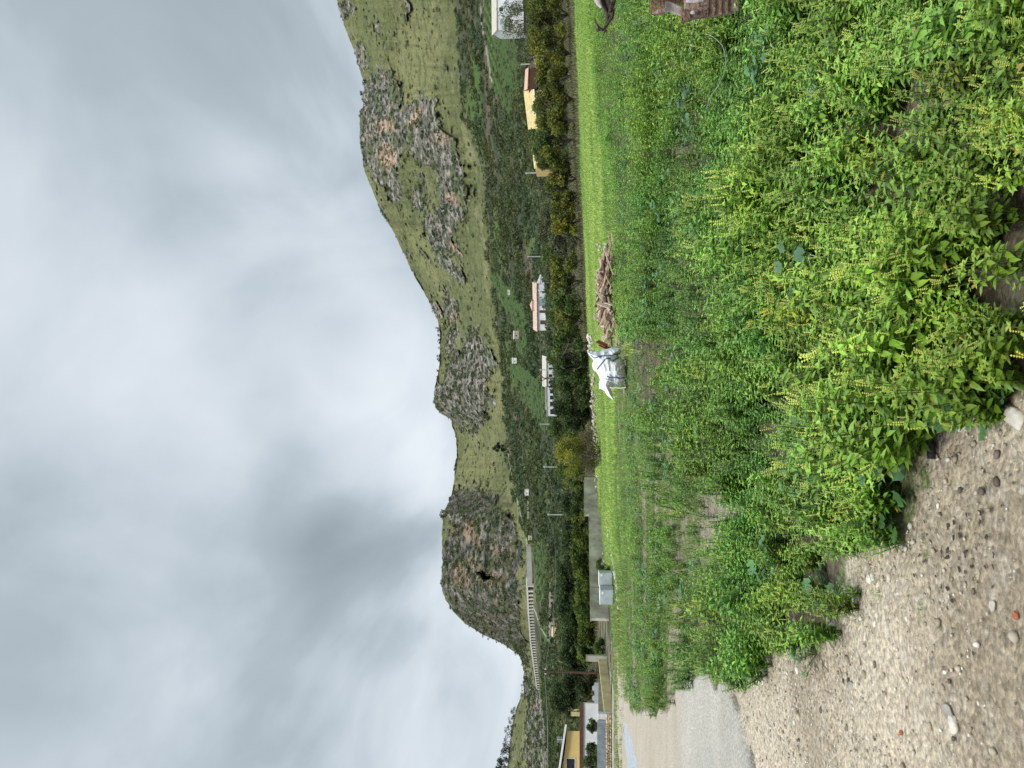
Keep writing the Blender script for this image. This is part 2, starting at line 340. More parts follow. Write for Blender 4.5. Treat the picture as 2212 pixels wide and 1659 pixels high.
    smx = t.nodes.new('ShaderNodeMix'); t.links.new(mixp.outputs[0], smx.inputs['A']); smx.inputs['B'].default_value = 1; sm2 = t.nodes.new('ShaderNodeMath'); sm2.operation = 'MULTIPLY'; sm2.inputs[1].default_value = .45; t.links.new(sp1.outputs[2], sm2.inputs[0]); t.links.new(sm2.outputs[0], smx.inputs['Factor']); sc = t.nodes.new('ShaderNodeVectorMath'); sc.operation = 'SCALE'; t.links.new(at.outputs['Color'], sc.inputs[0]); t.links.new(smx.outputs['Result'], sc.inputs['Scale'])
    t.links.new(sc.outputs[0], b.inputs['Base Color']); b.inputs['Specular IOR Level'].default_value = .2
    rr = t.nodes.new('ShaderNodeMapRange'); rr.inputs['To Min'].default_value = .92; rr.inputs['To Max'].default_value = .22; t.links.new(sp1.outputs[1], rr.inputs['Value']); t.links.new(rr.outputs[0], b.inputs['Roughness'])
    hs = t.nodes.new('ShaderNodeMath'); hs.operation = 'SUBTRACT'; t.links.new(n.outputs[0], hs.inputs[0]); t.links.new(vv.outputs['Distance'], hs.inputs[1])
    bp = t.nodes.new('ShaderNodeBump'); bp.inputs['Strength'].default_value = .7; bp.inputs['Distance'].default_value = .02
    t.links.new(hs.outputs[0], bp.inputs['Height']); t.links.new(bp.outputs[0], b.inputs['Normal'])
    zone = np.stack([gf, pud * gf, track], -1)
    tag(mk('ground', v, f, mt, col=c.reshape(-1, 3), smooth=True, extra={'Zone': zone.reshape(-1, 3)}), kind='structure')
build_ground()

# ------------------------------------------------------------------ hills
SKY = [(-700, 560), (-300, 640), (0, 727), (60, 745), (110, 765), (155, 778), (180, 786), (196, 786), (203, 780), (214, 780), (222, 787), (240, 779), (250, 777), (290, 776), (330, 782), (360, 785), (390, 795), (430, 812), (470, 830), (500, 850), (540, 868), (575, 885),
       (600, 897), (630, 915), (665, 935), (690, 945), (720, 950), (780, 950), (810, 945), (835, 939), (855, 936), (880, 940), (895, 955), (905, 972), (945, 985), (985, 987), (1000, 983), (1040, 981), (1070, 975), (1090, 966), (1110, 957), (1150, 955), (1220, 955),
       (1270, 953), (1295, 962), (1320, 978), (1345, 1002), (1370, 1042), (1388, 1080), (1400, 1100), (1418, 1124), (1440, 1130), (1465, 1133), (1495, 1128), (1515, 1122), (1535, 1114), (1566, 1106), (1600, 1102), (1659, 1095), (1900, 1070), (2400, 1040)]
FOOT = [(-700, 960), (0, 980), (150, 990), (250, 1001), (350, 1038), (450, 1048), (562, 1057), (640, 1062), (711, 1070), (760, 1082), (830, 1092), (892, 1087), (966, 1093), (1040, 1104), (1115, 1118), (1165, 1141), (1266, 1150), (1328, 1152), (1400, 1157), (1489, 1166), (1540, 1175), (1659, 1186), (2400, 1200)]
YF = [(-700, 640), (0, 650), (400, 700), (800, 760), (1000, 800), (1150, 640), (1266, 575), (1328, 630), (1400, 790), (1489, 1010), (1659, 1000), (2400, 900)]
YR = [(-700, 1000), (0, 1050), (400, 1060), (700, 1120), (850, 1010), (960, 1200), (1060, 1050), (1110, 850), (1300, 830), (1400, 980), (1489, 1350), (1659, 1350), (2400, 1250)]
def ip(tab, y): t = np.array(tab, float); return np.interp(y, t[:, 0], t[:, 1])
z1p = lambda L_: [(658.3 + .2976 * a, .2976 * b) for a, b in L_]
z2p = lambda L_: [(658.3 + .2976 * a, 384 + .2976 * b) for a, b in L_]
z3p = lambda L_: [(877.8 + .248 * a, 768 + .248 * b) for a, b in L_]
z4p = lambda L_: [(877.8 + .2976 * a, 1179.5 + .2976 * b) for a, b in L_]
ROCKP = [z1p([(380, 560), (520, 540), (590, 490), (650, 520), (680, 640), (700, 830), (780, 740), (850, 690), (960, 720), (950, 900), (1090, 1000), (1100, 1140), (1010, 1120), (900, 1180), (810, 1080), (690, 1050), (680, 1200), (690, 1440), (640, 1460), (540, 1320), (450, 1250), (400, 1100), (370, 830)]),
         z1p([(790, 1080), (950, 1050), (1090, 1000), (1130, 1200), (1160, 1520), (1200, 1650), (1230, 1640), (1100, 1620), (1080, 1760), (1130, 1830), (1000, 1850), (900, 1740), (890, 1600), (1000, 1500), (940, 1340), (960, 1250), (860, 1180)]),
         z1p([(850, 1220), (890, 1280), (900, 1400), (870, 1570), (800, 1520), (800, 1350)]),
         z2p([(900, 560), (1060, 590), (1160, 690), (1180, 770), (1050, 720), (960, 640)]), z2p([(800, 350), (900, 440), (930, 480), (860, 410)]), z2p([(810, 520), (870, 560), (910, 640), (850, 580)]),
         z2p([(430, 0), (470, 60), (520, 180), (640, 370), (560, 300), (500, 160)]), z2p([(700, 540), (760, 560), (800, 760), (900, 880), (960, 900), (1010, 960), (1010, 1020), (930, 1010), (830, 820), (740, 620)]),
         z2p([(1020, 760), (1060, 880), (1110, 900), (1130, 1040), (1090, 1090), (1040, 1000), (1010, 880)]), z2p([(1040, 1100), (1110, 1090), (1120, 1200), (1080, 1300), (1000, 1500), (930, 1560), (960, 1480), (1020, 1300)]),
         z3p([(225, 300), (320, 215), (330, 60), (430, 0), (560, -60), (700, 0), (690, 200), (700, 300), (760, 430), (700, 520), (640, 620), (620, 760), (540, 620), (440, 600), (340, 540), (250, 500), (220, 440)]),
         z2p([(1150, 1180), (1280, 1080), (1290, 1200), (1350, 1250), (1370, 1380), (1290, 1430), (1330, 1600), (1360, 1680), (1050, 1680), (1100, 1500), (1200, 1300)]),
         z3p([(360, 1240), (430, 1200), (560, 1165), (700, 1200), (780, 1260), (800, 1350), (930, 1390), (960, 1500), (1010, 1659), (1015, 1800), (340, 1800), (390, 1600), (400, 1450), (340, 1330)]),
         z4p([(300, -60), (800, -60), (815, 100), (790, 300), (820, 560), (850, 760), (870, 860), (830, 820), (700, 690), (560, 640), (430, 560), (330, 440), (230, 300), (270, 150)]),
         z4p([(830, 930), (900, 980), (960, 1060), (1010, 1200), (1020, 1400), (1000, 1700), (900, 1700), (830, 1500), (850, 1300), (880, 1150), (840, 1060)]),
         z1p([(230, 0), (330, 0), (370, 130), (300, 150)]), z1p([(330, 300), (440, 340), (430, 520), (370, 450)]), z1p([(490, 180), (560, 140), (560, 250), (500, 230)]), z1p([(700, -50), (760, 40), (740, 200), (720, 60)])]
ORANGE = [(z1p([(530, 880), (640, 870), (620, 960), (520, 990)]), 1), (z1p([(540, 1070), (620, 1060), (670, 1220), (600, 1220), (540, 1150)]), 1), (z1p([(720, 860), (840, 760), (870, 800), (800, 930), (740, 940)]), 1),
          (z1p([(900, 980), (1000, 960), (1060, 1090), (930, 1050)]), .8), (z1p([(1040, 1420), (1100, 1430), (1110, 1500), (1060, 1500)]), 1.2), (z1p([(980, 1240), (1060, 1240), (1050, 1290), (990, 1280)]), .7), (z2p([(1050, 470), (1120, 460), (1130, 540), (1060, 530)]), 1.2),
          (z2p([(1080, 970), (1130, 980), (1120, 1060), (1070, 1060)]), 1), (z2p([(950, 960), (1000, 980), (1000, 1020), (960, 1000)]), .8), (z2p([(1030, 330), (1080, 340), (1080, 430), (1040, 420)]), .7),
          (z3p([(450, 1440), (580, 1460), (600, 1640), (460, 1640)]), 1.1), (z4p([(440, -40), (560, -60), (700, -20), (800, 10), (760, 90), (640, 60), (520, 20)]), .5), (z4p([(290, 160), (400, 120), (470, 180), (560, 150), (650, 160), (700, 250), (640, 300), (560, 270), (420, 300), (440, 380), (380, 360), (320, 260)]), .75),
          (z4p([(480, 60), (520, 120), (470, 260), (400, 240)]), .7), (z4p([(560, 500), (700, 520), (700, 560), (570, 570)]), .7), (z4p([(640, 380), (700, 400), (660, 460)]), .5)]
FIELDS = [[(1060, 562), (1075, 600), (1100, 620), (1134, 650), (1140, 730), (1145, 790), (1120, 760), (1105, 690), (1080, 640), (1058, 600)], [(1098, 792), (1110, 780), (1150, 800), (1188, 830), (1190, 945), (1175, 940), (1145, 890), (1120, 840)],
          [(1045, -300), (1045, 18), (1062, 190), (1100, 250), (1125, 200), (1120, 60), (1090, 60), (1090, -300)], [(1150, 1170), (1160, 1300), (1180, 1300), (1190, 1180)], [(1165, 1340), (1180, 1400), (1200, 1400), (1190, 1340)]]
DRY = [[(975, 0), (985, 150), (1000, 250), (1030, 330), (1050, 560), (1062, 700), (1080, 760), (1050, 640), (1035, 520), (1015, 340), (985, 220), (965, 100), (950, 0)]]
ROADS = [([(1034, -40), (1042, 60), (1053, 120), (1062, 178)], 3), ([(1096, 966), (1110, 1050), (1137, 1160), (1142, 1260)], 2.5), ([(1136, 1010), (1140, 1060), (1141, 1150)], 1.6), ([(1152, 1310), (1170, 1360), (1195, 1400)], 3), ([(1165, 1500), (1178, 1540), (1185, 1700)], 3)]
HS = {}
def build_hills():
    ny = 1250; ycol = np.linspace(-420, 2080, ny)
    yf = ip(YF, ycol); yr = ip(YR, ycol)
    k1 = np.linspace(0, 1, 230); k2 = np.linspace(0, 1, 270)[1:]; k3 = np.linspace(0, 1, 14)[1:]
    rows = []
    sky_ = ip(SKY, ycol); foot = ip(FOOT, ycol)
    # valley
    Y1 = 79.5 * (yf[None] / 79.5) ** k1[:, None]
    tz = table_z(np.broadcast_to(ycol, Y1.shape), Y1); xf = foot
    zf = H + yf * slope(xf); z500 = table_z(ycol, np.full(ny, 500.)); w = np.clip((Y1 - 500) / np.maximum(yf[None] - 500, 1), 0, 1)
    Z1 = np.where(Y1 <= 500, tz, z500[None] * (1 - w) + zf[None] * w)
    x1 = 1106 - F * np.tan(np.arctan((Z1 - H) / Y1) - PITCH)
    # slope up to the ridge
    lump = fbm(ycol, ycol * 0, 0, 120, 3, 40)
    g = k2[:, None] ** (.92 + .25 * (lump[None] - .5))
    Y2 = yf[None] + (yr - yf)[None] * k2[:, None]; x2 = foot[None] + (sky_ - foot)[None] * g
    Y3 = yr[None] * (1 + .6 * k3[:, None]); zr = H + yr * slope(sky_); Z3 = zr[None] - (zr[None] + 5) * k3[:, None] ** .8
    x3 = 1106 - F * np.tan(np.arctan((Z3 - H) / Y3) - PITCH)
    Yg = np.concatenate([Y1, Y2, Y3]); xg = np.concatenate([x1, x2, x3]); yg = np.broadcast_to(ycol, Yg.shape)
    back = np.zeros(Yg.shape, bool); back[len(k1) + len(k2):] = True
    nx = fbm(yg, xg, 0, 22, 4, 50) - .5; n2 = fbm(yg, xg, 0, 22, 4, 51) - .5
    qx = xg + 34 * nx; qy = yg + 34 * n2
    rock = np.zeros(Yg.shape)
    for p in ROCKP: rock = np.maximum(rock, inpoly(qx, qy, p).astype(float))
    # scattered outcrops
    oc = fbm(yg * 1.0, xg * 1.6, 0, 30, 5, 60)
    above = sst(0, 14, foot[None] - xg)
    rock = np.maximum(rock, (sst(.62, .72, oc) * .45 * above))
    orange = np.zeros(Yg.shape); halo = rock.copy()
    for _ in range(40): halo = (halo + np.roll(halo, 3, 0) + np.roll(halo, -3, 0) + np.roll(halo, 3, 1) + np.roll(halo, -3, 1)) / 5
    hal = sst(.62, .72, fbm(yg, xg, 0, 5, 4, 62) + .55 * (np.clip(halo, 0, .5)) - .06) * (halo > .03) * above * .55
    for p, wt in ORANGE: orange = np.maximum(orange, wt * inpoly(xg + 44 * nx + 12 * (fbm(yg, xg, 0, 6, 3, 63) - .5), yg + 44 * n2, p))
    def blur(a, n=1):
        for _ in range(n):
            a = (a + np.roll(a, 1, 0) + np.roll(a, -1, 0) + np.roll(a, 1, 1) + np.roll(a, -1, 1)) / 5
        return a
    rock = np.maximum(blur(rock, 5), blur(hal, 1)); orange = blur(orange, 9); rock = sst(.28, .75, rock + .8 * (fbm(yg, xg, 0, 5, 5, 61) - .5) * (rock > .02))
    scrub = (1 - sst(-8, 4, (foot[None] - xg) + 20 * nx)).astype(float)
    fld = np.zeros(Yg.shape); dry = np.zeros(Yg.shape); road = np.zeros(Yg.shape)
    for p in FIELDS: fld = np.maximum(fld, inpoly(xg + 6 * nx, yg + 6 * n2, p))
    for p in DRY: dry = np.maximum(dry, inpoly(xg + 40 * nx, yg, p))
    for pl, wd in ROADS:
        pl = np.array(pl, float); rx = np.interp(yg, pl[:, 1], pl[:, 0]); inside = (yg > pl[0, 1]) & (yg < pl[-1, 1])
        road = np.maximum(road, inside * (np.abs(rx - xg) < wd * .5))
    scrub = scrub * (1 - blur(fld, 2)); scrub[:8] = 0
    # relief
    A, Bz, Cc = PA(xg, yg, Yg)
    rd = fbm(A, Cc * 1.6, Yg, 34, 6, 70, ridge=True); bl = fbm(A, Cc, Yg, 11, 4, 71, ridge=True); gn = fbm(A, Yg, 0, 60, 4, 72)
    ledge = (Cc / 13 + 1.2 * fbm(A, Yg, 0, 50, 3, 73)) % 1
    rkd = blur(rock, 10); dY = rkd * (-(rd - .63) * 14 - (bl - .63) * 5) + above * (1 - rock) * (gn - .5) * 50
    gully = fbm(yg * 2.0, xg * .35, 0, 42, 4, 74, ridge=True); dY += above * (1 - rock) * (gully - .5) * 26
    far = sst(100, 400, Yg) * (1 - .85 * np.exp(-(((yg - 1340) / 190) ** 4)) * sst(300, 450, Yg)); dY += far * (1 - above) * (fbm(A, Yg, 0, 45, 4, 75) - .5) * 30
    # cave mouth in the western cliff
    cd = (1 + 1.6 * (fbm(yg, xg, 0, 8, 3, 99) - .5)) * np.sqrt(((xg - 1047) / 16) ** 2 + ((yg - 1243 - (xg - 1047) * .45) / (11 + 6 * nx)) ** 2); dY += 95 * (1 - sst(.35, 1.05, cd))
    edgef = np.ones(Yg.shape); kk = len(k1) + len(k2); edgef[kk - 8:kk] = np.linspace(1, 0.25, 8)[:, None]; edgef[kk:] = 0
    Yd = Yg + dY * edgef * (Yg > 90)
    xd = xg.copy(); jag = (fbm(ycol, ycol * 0, 0, 9, 4, 80) - .5) * 9 * blur(rock, 6)[kk - 3] + (fbm(ycol, ycol * 0, 0, 5, 3, 81) - .5) * 3.0
    fade = np.clip((np.arange(len(Yg)) - (kk - 14)) / 14, 0, 1)[:, None]; fade[kk:] = 1; xd = xd + jag[None] * fade
    X, Y, Z = PA(xd, yg, Yd)
    v = np.stack([X, Y, Z], -1).reshape(-1, 3); nr = len(Yg)
    idx = np.arange(nr * ny).reshape(nr, ny)
    f = np.stack([idx[:-1, :-1], idx[1:, :-1], idx[1:, 1:], idx[:-1, 1:]], -1).reshape(-1, 4)[:, ::-1].copy()
    # colours
    def Cn(*c): return np.array(c)[None, None, :]
    def mixc(a, b, w): return a * (1 - w[..., None]) + b * w[..., None]
    big = fbm(A, Yg, 0, 90, 4, 90); fine = fbm(A, Cc * 2, Yg, 7, 4, 91); mid = fbm(A, Cc * 2, Yg, 22, 4, 92)
    cg = mixc(Cn(.125, .135, .055), Cn(.185, .185, .080), sst(.3, .7, big)); cg = mixc(cg, Cn(.07, .085, .04), sst(.52, .66, fine) * .65); cg = mixc(cg, Cn(.22, .21, .10), sst(.55, .75, mid) * .35)
    streak = fbm(yg * 2.2, xg * .3, 0, 12, 4, 93); cg = cg * (.82 + .36 * streak)[..., None]
    cs = mixc(Cn(.055, .064, .036), Cn(.105, .105, .058), sst(.35, .65, mid)); cs = mixc(cs, Cn(.15, .12, .08), sst(.62, .72, fbm(A, Yg, 0, 40, 3, 94)) * .7); cs = mixc(cs, Cn(.09, .15, .035), sst(.58, .7, fbm(A, Yg, 0, 55, 3, 95)) * .7)
    rows_ = .5 + .5 * np.sin((A * .75 + Yg * .35) * 1.3 + 3 * big); cf = mixc(Cn(.04, .065, .025), Cn(.095, .15, .04), sst(.3, .8, rows_) * .75 + .25 * mid)
    crk = fbm(A, Cc * .45, Yg, 5, 5, 98, ridge=True); cr = mixc(Cn(.16, .148, .13), Cn(.32, .298, .268), sst(.32, .66, fine)); cr = mixc(cr, Cn(.06, .06, .05), sst(.74, .86, crk) * .8); cr = mixc(cr, Cn(.05, .06, .038), sst(.50, .58, fbm(A, Cc * 1.3, Yg, 8, 5, 96)) * .7); cr = mixc(cr, Cn(.09, .115, .045), sst(.52, .64, mid) * .7)
    co_ = mixc(Cn(.27, .17, .11), Cn(.46, .34, .25), sst(.3, .7, fine)); cr = mixc(cr, co_, np.clip(orange, 0, 1) * .9 * sst(.38, .66, mid * .4 + fine * .6 + .10 * orange))
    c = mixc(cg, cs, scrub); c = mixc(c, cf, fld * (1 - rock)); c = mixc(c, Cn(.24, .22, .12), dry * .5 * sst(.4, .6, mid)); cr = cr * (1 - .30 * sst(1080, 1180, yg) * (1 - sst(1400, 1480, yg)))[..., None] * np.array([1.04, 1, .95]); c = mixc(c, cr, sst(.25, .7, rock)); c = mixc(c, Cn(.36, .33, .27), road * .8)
    nearw = 1 - sst(82, 120, Yg); cn_ = mixc(Cn(.085, .10, .035), Cn(.17, .145, .10), sst(.4, .62, fbm(A, Yg, 0, 3, 4, 97))); c = mixc(c * np.where(above > .5, 1.02, .95)[..., None], cn_, nearw)
    HS['cc'] = None; mt, t, b = newmat('hillside')
    at = t.nodes.new('ShaderNodeAttribute'); at.attribute_name = 'Col'; tcx = t.nodes.new('ShaderNodeTexCoord')
    n = t.nodes.new('ShaderNodeTexNoise'); n.inputs['Scale'].default_value = .45; n.inputs['Detail'].default_value = 6; n.inputs['Roughness'].default_value = .7; t.links.new(tcx.outputs['Object'], n.inputs['Vector'])
    mr = t.nodes.new('ShaderNodeMapRange'); mr.inputs['From Min'].default_value = .3; mr.inputs['From Max'].default_value = .7; mr.inputs['To Min'].default_value = .45; mr.inputs['To Max'].default_value = 1.5; t.links.new(n.outputs[0], mr.inputs['Value'])
    sc = t.nodes.new('ShaderNodeVectorMath'); sc.operation = 'SCALE'; t.links.new(at.outputs['Color'], sc.inputs[0]); t.links.new(mr.outputs[0], sc.inputs['Scale']); t.links.new(sc.outputs[0], b.inputs['Base Color'])
    b.inputs['Roughness'].default_value = .95; b.inputs['Specular IOR Level'].default_value = .1
    bp = t.nodes.new('ShaderNodeBump'); bp.inputs['Strength'].default_value = .8; bp.inputs['Distance'].default_value = 1.5; t.links.new(n.outputs[0], bp.inputs['Height']); t.links.new(bp.outputs[0], b.inputs['Normal'])
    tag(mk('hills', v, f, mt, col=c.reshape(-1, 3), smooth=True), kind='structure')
    HS.update(v=v.reshape(nr, ny, 3), scrub=scrub, rock=rock, fld=fld, road=road, above=above, xg=xg, yg=yg, Yg=Yg, kk=kk, fine=mid, ny=ny)
build_hills()
def hill_pt(x, y, ymin=0):
    """point of the hill surface seen at a picture position"""
    j = int(np.clip(round((y + 420) / 2500 * (HS['ny'] - 1)), 0, HS['ny'] - 1))
    colx = HS['xg'][:HS['kk'], j].copy(); colY = HS['Yg'][:HS['kk'], j]; colx[colY < ymin] = 9999
    k = int(np.argmin(np.abs(colx - x))); return Vector(HS['v'][k, j].tolist())

# ------------------------------------------------------------------ foliage makers
def leaf5(Ln, Wd, droop=.25, fold=.12):
    v = np.array([[0, 0, 0], [.42 * Ln, -Wd / 2, .03 * Ln], [.42 * Ln, Wd / 2, .03 * Ln], [.45 * Ln, 0, -fold * Wd], [Ln, 0, -droop * Ln]])
    f = np.array([[0, 1, 3], [0, 3, 2], [1, 4, 3], [3, 4, 2]]); return v, f
def leaf8(Ln, Wd, droop=.25, fold=.15):
    v = np.array([[0, 0, 0], [.28 * Ln, -Wd * .42, .05 * Ln], [.30 * Ln, 0, -.02 * Ln], [.28 * Ln, Wd * .42, .05 * Ln], [.62 * Ln, -Wd * .40, -.25 * droop * Ln], [.62 * Ln, 0, -.4 * droop * Ln - fold * Wd], [.62 * Ln, Wd * .40, -.25 * droop * Ln], [Ln, 0, -droop * Ln]])
    f = np.array([[0, 1, 2], [0, 2, 3], [1, 4, 5], [1, 5, 2], [2, 5, 6], [2, 6, 3], [4, 7, 5], [5, 7, 6]]); return v, f
def rotz(a): c, s = math.cos(a), math.sin(a); return np.array([[c, -s, 0], [s, c, 0], [0, 0, 1]])
def roty(a): c, s = math.cos(a), math.sin(a); return np.array([[c, 0, s], [0, 1, 0], [-s, 0, c]])
class Buf:
    def __init__(s): s.v = []; s.f = []; s.c = []; s.n = 0
    def add(s, v, f, c):
        s.v.append(v); s.f.append(np.asarray(f) + s.n); c = np.asarray(c, float); s.c.append(np.broadcast_to(c, (len(v), 3)) if c.ndim == 1 else c); s.n += len(v)
    def arr(s): return np.concatenate(s.v), np.concatenate(s.f), np.concatenate(s.c)
def stick(p0, p1, r0, r1, n=4):
    p0 = np.array(p0, float); p1 = np.array(p1, float); d = p1 - p0; d /= np.linalg.norm(d) + 1e-9
    a = np.cross(d, [0, 0, 1.] if abs(d[2]) < .9 else [1., 0, 0]); a /= np.linalg.norm(a); b = np.cross(d, a)
    an = np.arange(n) / n * 2 * math.pi; ring = np.cos(an)[:, None] * a + np.sin(an)[:, None] * b
    v = np.concatenate([p0 + ring * r0, p1 + ring * r1]); f = []
    for i in range(n):
        j = (i + 1) % n; f += [[i, j, n + j], [i, n + j, n + i]]
    return v, np.array(f)
def mercury(lod, spikes, rg):
    b = Buf(); ns = {0: rg.integers(10, 14), 1: rg.integers(7, 9), 2: 4}[lod]
    for s in range(ns):
        az = rg.uniform(0, 6.28); rad = rg.uniform(0, .15) if s else 0; hh = .40 - rad * 1.0 + rg.uniform(-.05, .05)
        tip = np.array([rad * math.cos(az), rad * math.sin(az), hh]); base = np.array([rad * .15 * math.cos(az), rad * .15 * math.sin(az), 0])
        if lod < 2: v, f = stick(base, tip, .0035, .002, 3); b.add(v, f, (.13, .20, .05))
        nodes = {0: 8, 1: 5, 2: 3}[lod]; tint = rg.uniform(.85, 1.12)
        for k in range(nodes):
            t = 1 - (k / nodes) * (.88 if lod < 2 else .7); p = base + (tip - base) * t; n_l = 2 if k else (4 if lod < 2 else 3); a0 = rg.uniform(0, 6.28) if k == 0 else a0 + 1.57
            size = (.030 if k == 0 else .042 + .010 * min(k, 3)) * (.72, .92, 1.5)[lod] * rg.uniform(.85, 1.15)
            for q in range(n_l):
                ln = size * rg.uniform(.85, 1.15); v, f = (leaf8 if lod == 0 else leaf5)(ln, ln * rg.uniform(.48, .62), rg.uniform(.1, .5))
                el = rg.uniform(.35, .8) if k == 0 else rg.uniform(-.1, .45)
                v = v @ roty(-el).T @ rotz(a0 + q * 6.283 / n_l + rg.uniform(-.3, .3)).T + p
                w = 1 - k / nodes; cc = np.array([.060, .145, .018]) * (1 - w) ** 1.0 + np.array([.225, .41, .056]) * w  # shade low in the plant is put into the leaf colour
                if rg.random() < .012: cc = np.array([.33, .33, .08])
                b.add(v, f, cc * tint * rg.uniform(.8, 1.2) * np.array([rg.uniform(.88, 1.15), 1, rg.uniform(.8, 1.3)]))
        if spikes and rg.random() < .5:
            for q in range(rg.integers(1, 3)):
                p0 = tip + rg.uniform(-.012, .012, 3); d = np.array([rg.uniform(-.35, .35), rg.uniform(-.35, .35), 1]); d /= np.linalg.norm(d); ln = rg.uniform(.03, .07)
                v, f = stick(p0, p0 + d * ln, .0012, .001, 3); b.add(v, f, (.25, .34, .07))
                for z in range(5):
                    pc = p0 + d * ln * (.35 + .16 * z); r = .0045; vv = pc + np.array([[r, 0, 0], [-r * .5, r, 0], [-r * .5, -r, 0], [0, 0, r * 1.3]])
                    b.add(vv, np.array([[0, 1, 3], [1, 2, 3], [2, 0, 3]]), (.40, .50, .11))
    return b.arr()
def mallow(rg, n=14, R0=.16, size=.045):
    b = Buf()
    for k in range(n):
        az = rg.uniform(0, 6.28); r = R0 * math.sqrt(rg.uniform(.02, 1)); hh = rg.uniform(.06, .20) * (1.2 - r / R0 * .5)
        c = np.array([r * math.cos(az), r * math.sin(az), hh]); v, f = stick((0, 0, 0), c, .003, .002, 3); b.add(v, f, (.16, .20, .07))
        s = size * rg.uniform(.7, 1.25); m_ = 21; an = np.linspace(.35, 6.283 - .35, m_); lob = 1 + .10 * np.cos(an * 7 * .98) + rg.uniform(-.02, .02, m_)
        ring = np.stack([np.cos(an) * s * lob, np.sin(an) * s * lob, s * (.16 + .10 * np.cos(an * 7) + .06 * np.sin(an * 2 + az))], 1)
        inner = np.stack([np.cos(an) * s * .5, np.sin(an) * s * .5, s * (.02 + .05 * np.cos(an * 7))], 1)
        v = np.concatenate([[[s * .1, 0, 0]], inner, ring]); f = []
        for i in range(m_ - 1): f += [[0, 1 + i, 2 + i], [1 + i, 1 + m_ + i, 2 + m_ + i], [1 + i, 2 + m_ + i, 2 + i]]
        v = v @ roty(rg.uniform(-.6, .6)).T @ rotz(az + rg.uniform(-.6, .6)).T + c
        g = np.array([.092, .205, .066]) * rg.uniform(.8, 1.25) * np.array([1, 1, rg.uniform(.9, 1.3)]); cc = np.concatenate([[g * .8], np.tile(g * .92, (m_, 1)), np.tile(g * 1.1, (m_, 1))])
        b.add(v, np.array(f), cc)
    return b.arr()
def tuft(rg, n=7, h=.14, col=(.2, .38, .05), w=.008, spread=.05):
    b = Buf()
    for k in range(n):
        az = rg.uniform(0, 6.28); p = np.array([rg.uniform(-spread, spread), rg.uniform(-spread, spread), 0]); d = np.array([math.cos(az), math.sin(az), 0]); l = h * rg.uniform(.6, 1.2); s = np.array([-d[1], d[0], 0]) * w
        v = np.array([p - s, p + s, p + d * l * .2 + s * .7 + [0, 0, l * .6], p + d * l * .2 - s * .7 + [0, 0, l * .6], p + d * l * rg.uniform(.35, .8) + [0, 0, l * .95]])
        b.add(v, np.array([[0, 1, 2], [0, 2, 3], [3, 2, 4]]), np.array(col) * rg.uniform(.75, 1.3))
    return b.arr()
def scatter(temps, pos, scale, tint, rg, tilt=.15, zs=None):
    """bake copies of the template plants at pos into arrays"""
    pick = rg.integers(0, len(temps), len(pos)); V, Fc, Cc = [], [], []; off = 0
    for k, (tv, tf, tcl) in enumerate(temps):
        ii = np.where(pick == k)[0]
        if not len(ii): continue
        n = len(ii); a = rg.uniform(0, 6.283, n); ca, sa = np.cos(a), np.sin(a); s = scale[ii]
        v = tv[None] * s[:, None, None]
        if zs is not None: v[..., 2] *= zs[ii][:, None]
        x = v[..., 0] * ca[:, None] - v[..., 1] * sa[:, None]; y = v[..., 0] * sa[:, None] + v[..., 1] * ca[:, None]; z = v[..., 2]
        tx, ty = rg.normal(0, tilt, n), rg.normal(0, tilt, n); x = x + z * tx[:, None]; y = y + z * ty[:, None]
        w = np.stack([x + pos[ii, 0][:, None], y + pos[ii, 1][:, None], z + pos[ii, 2][:, None]], -1)
        V.append(w.reshape(-1, 3)); Fc.append((tf[None] + (np.arange(n) * len(tv))[:, None, None] + off).reshape(-1, 3)); off += n * len(tv)
        Cc.append((tcl[None] * tint[ii][:, None, :]).reshape(-1, 3))
    return np.concatenate(V), np.concatenate(Fc), np.concatenate(Cc)

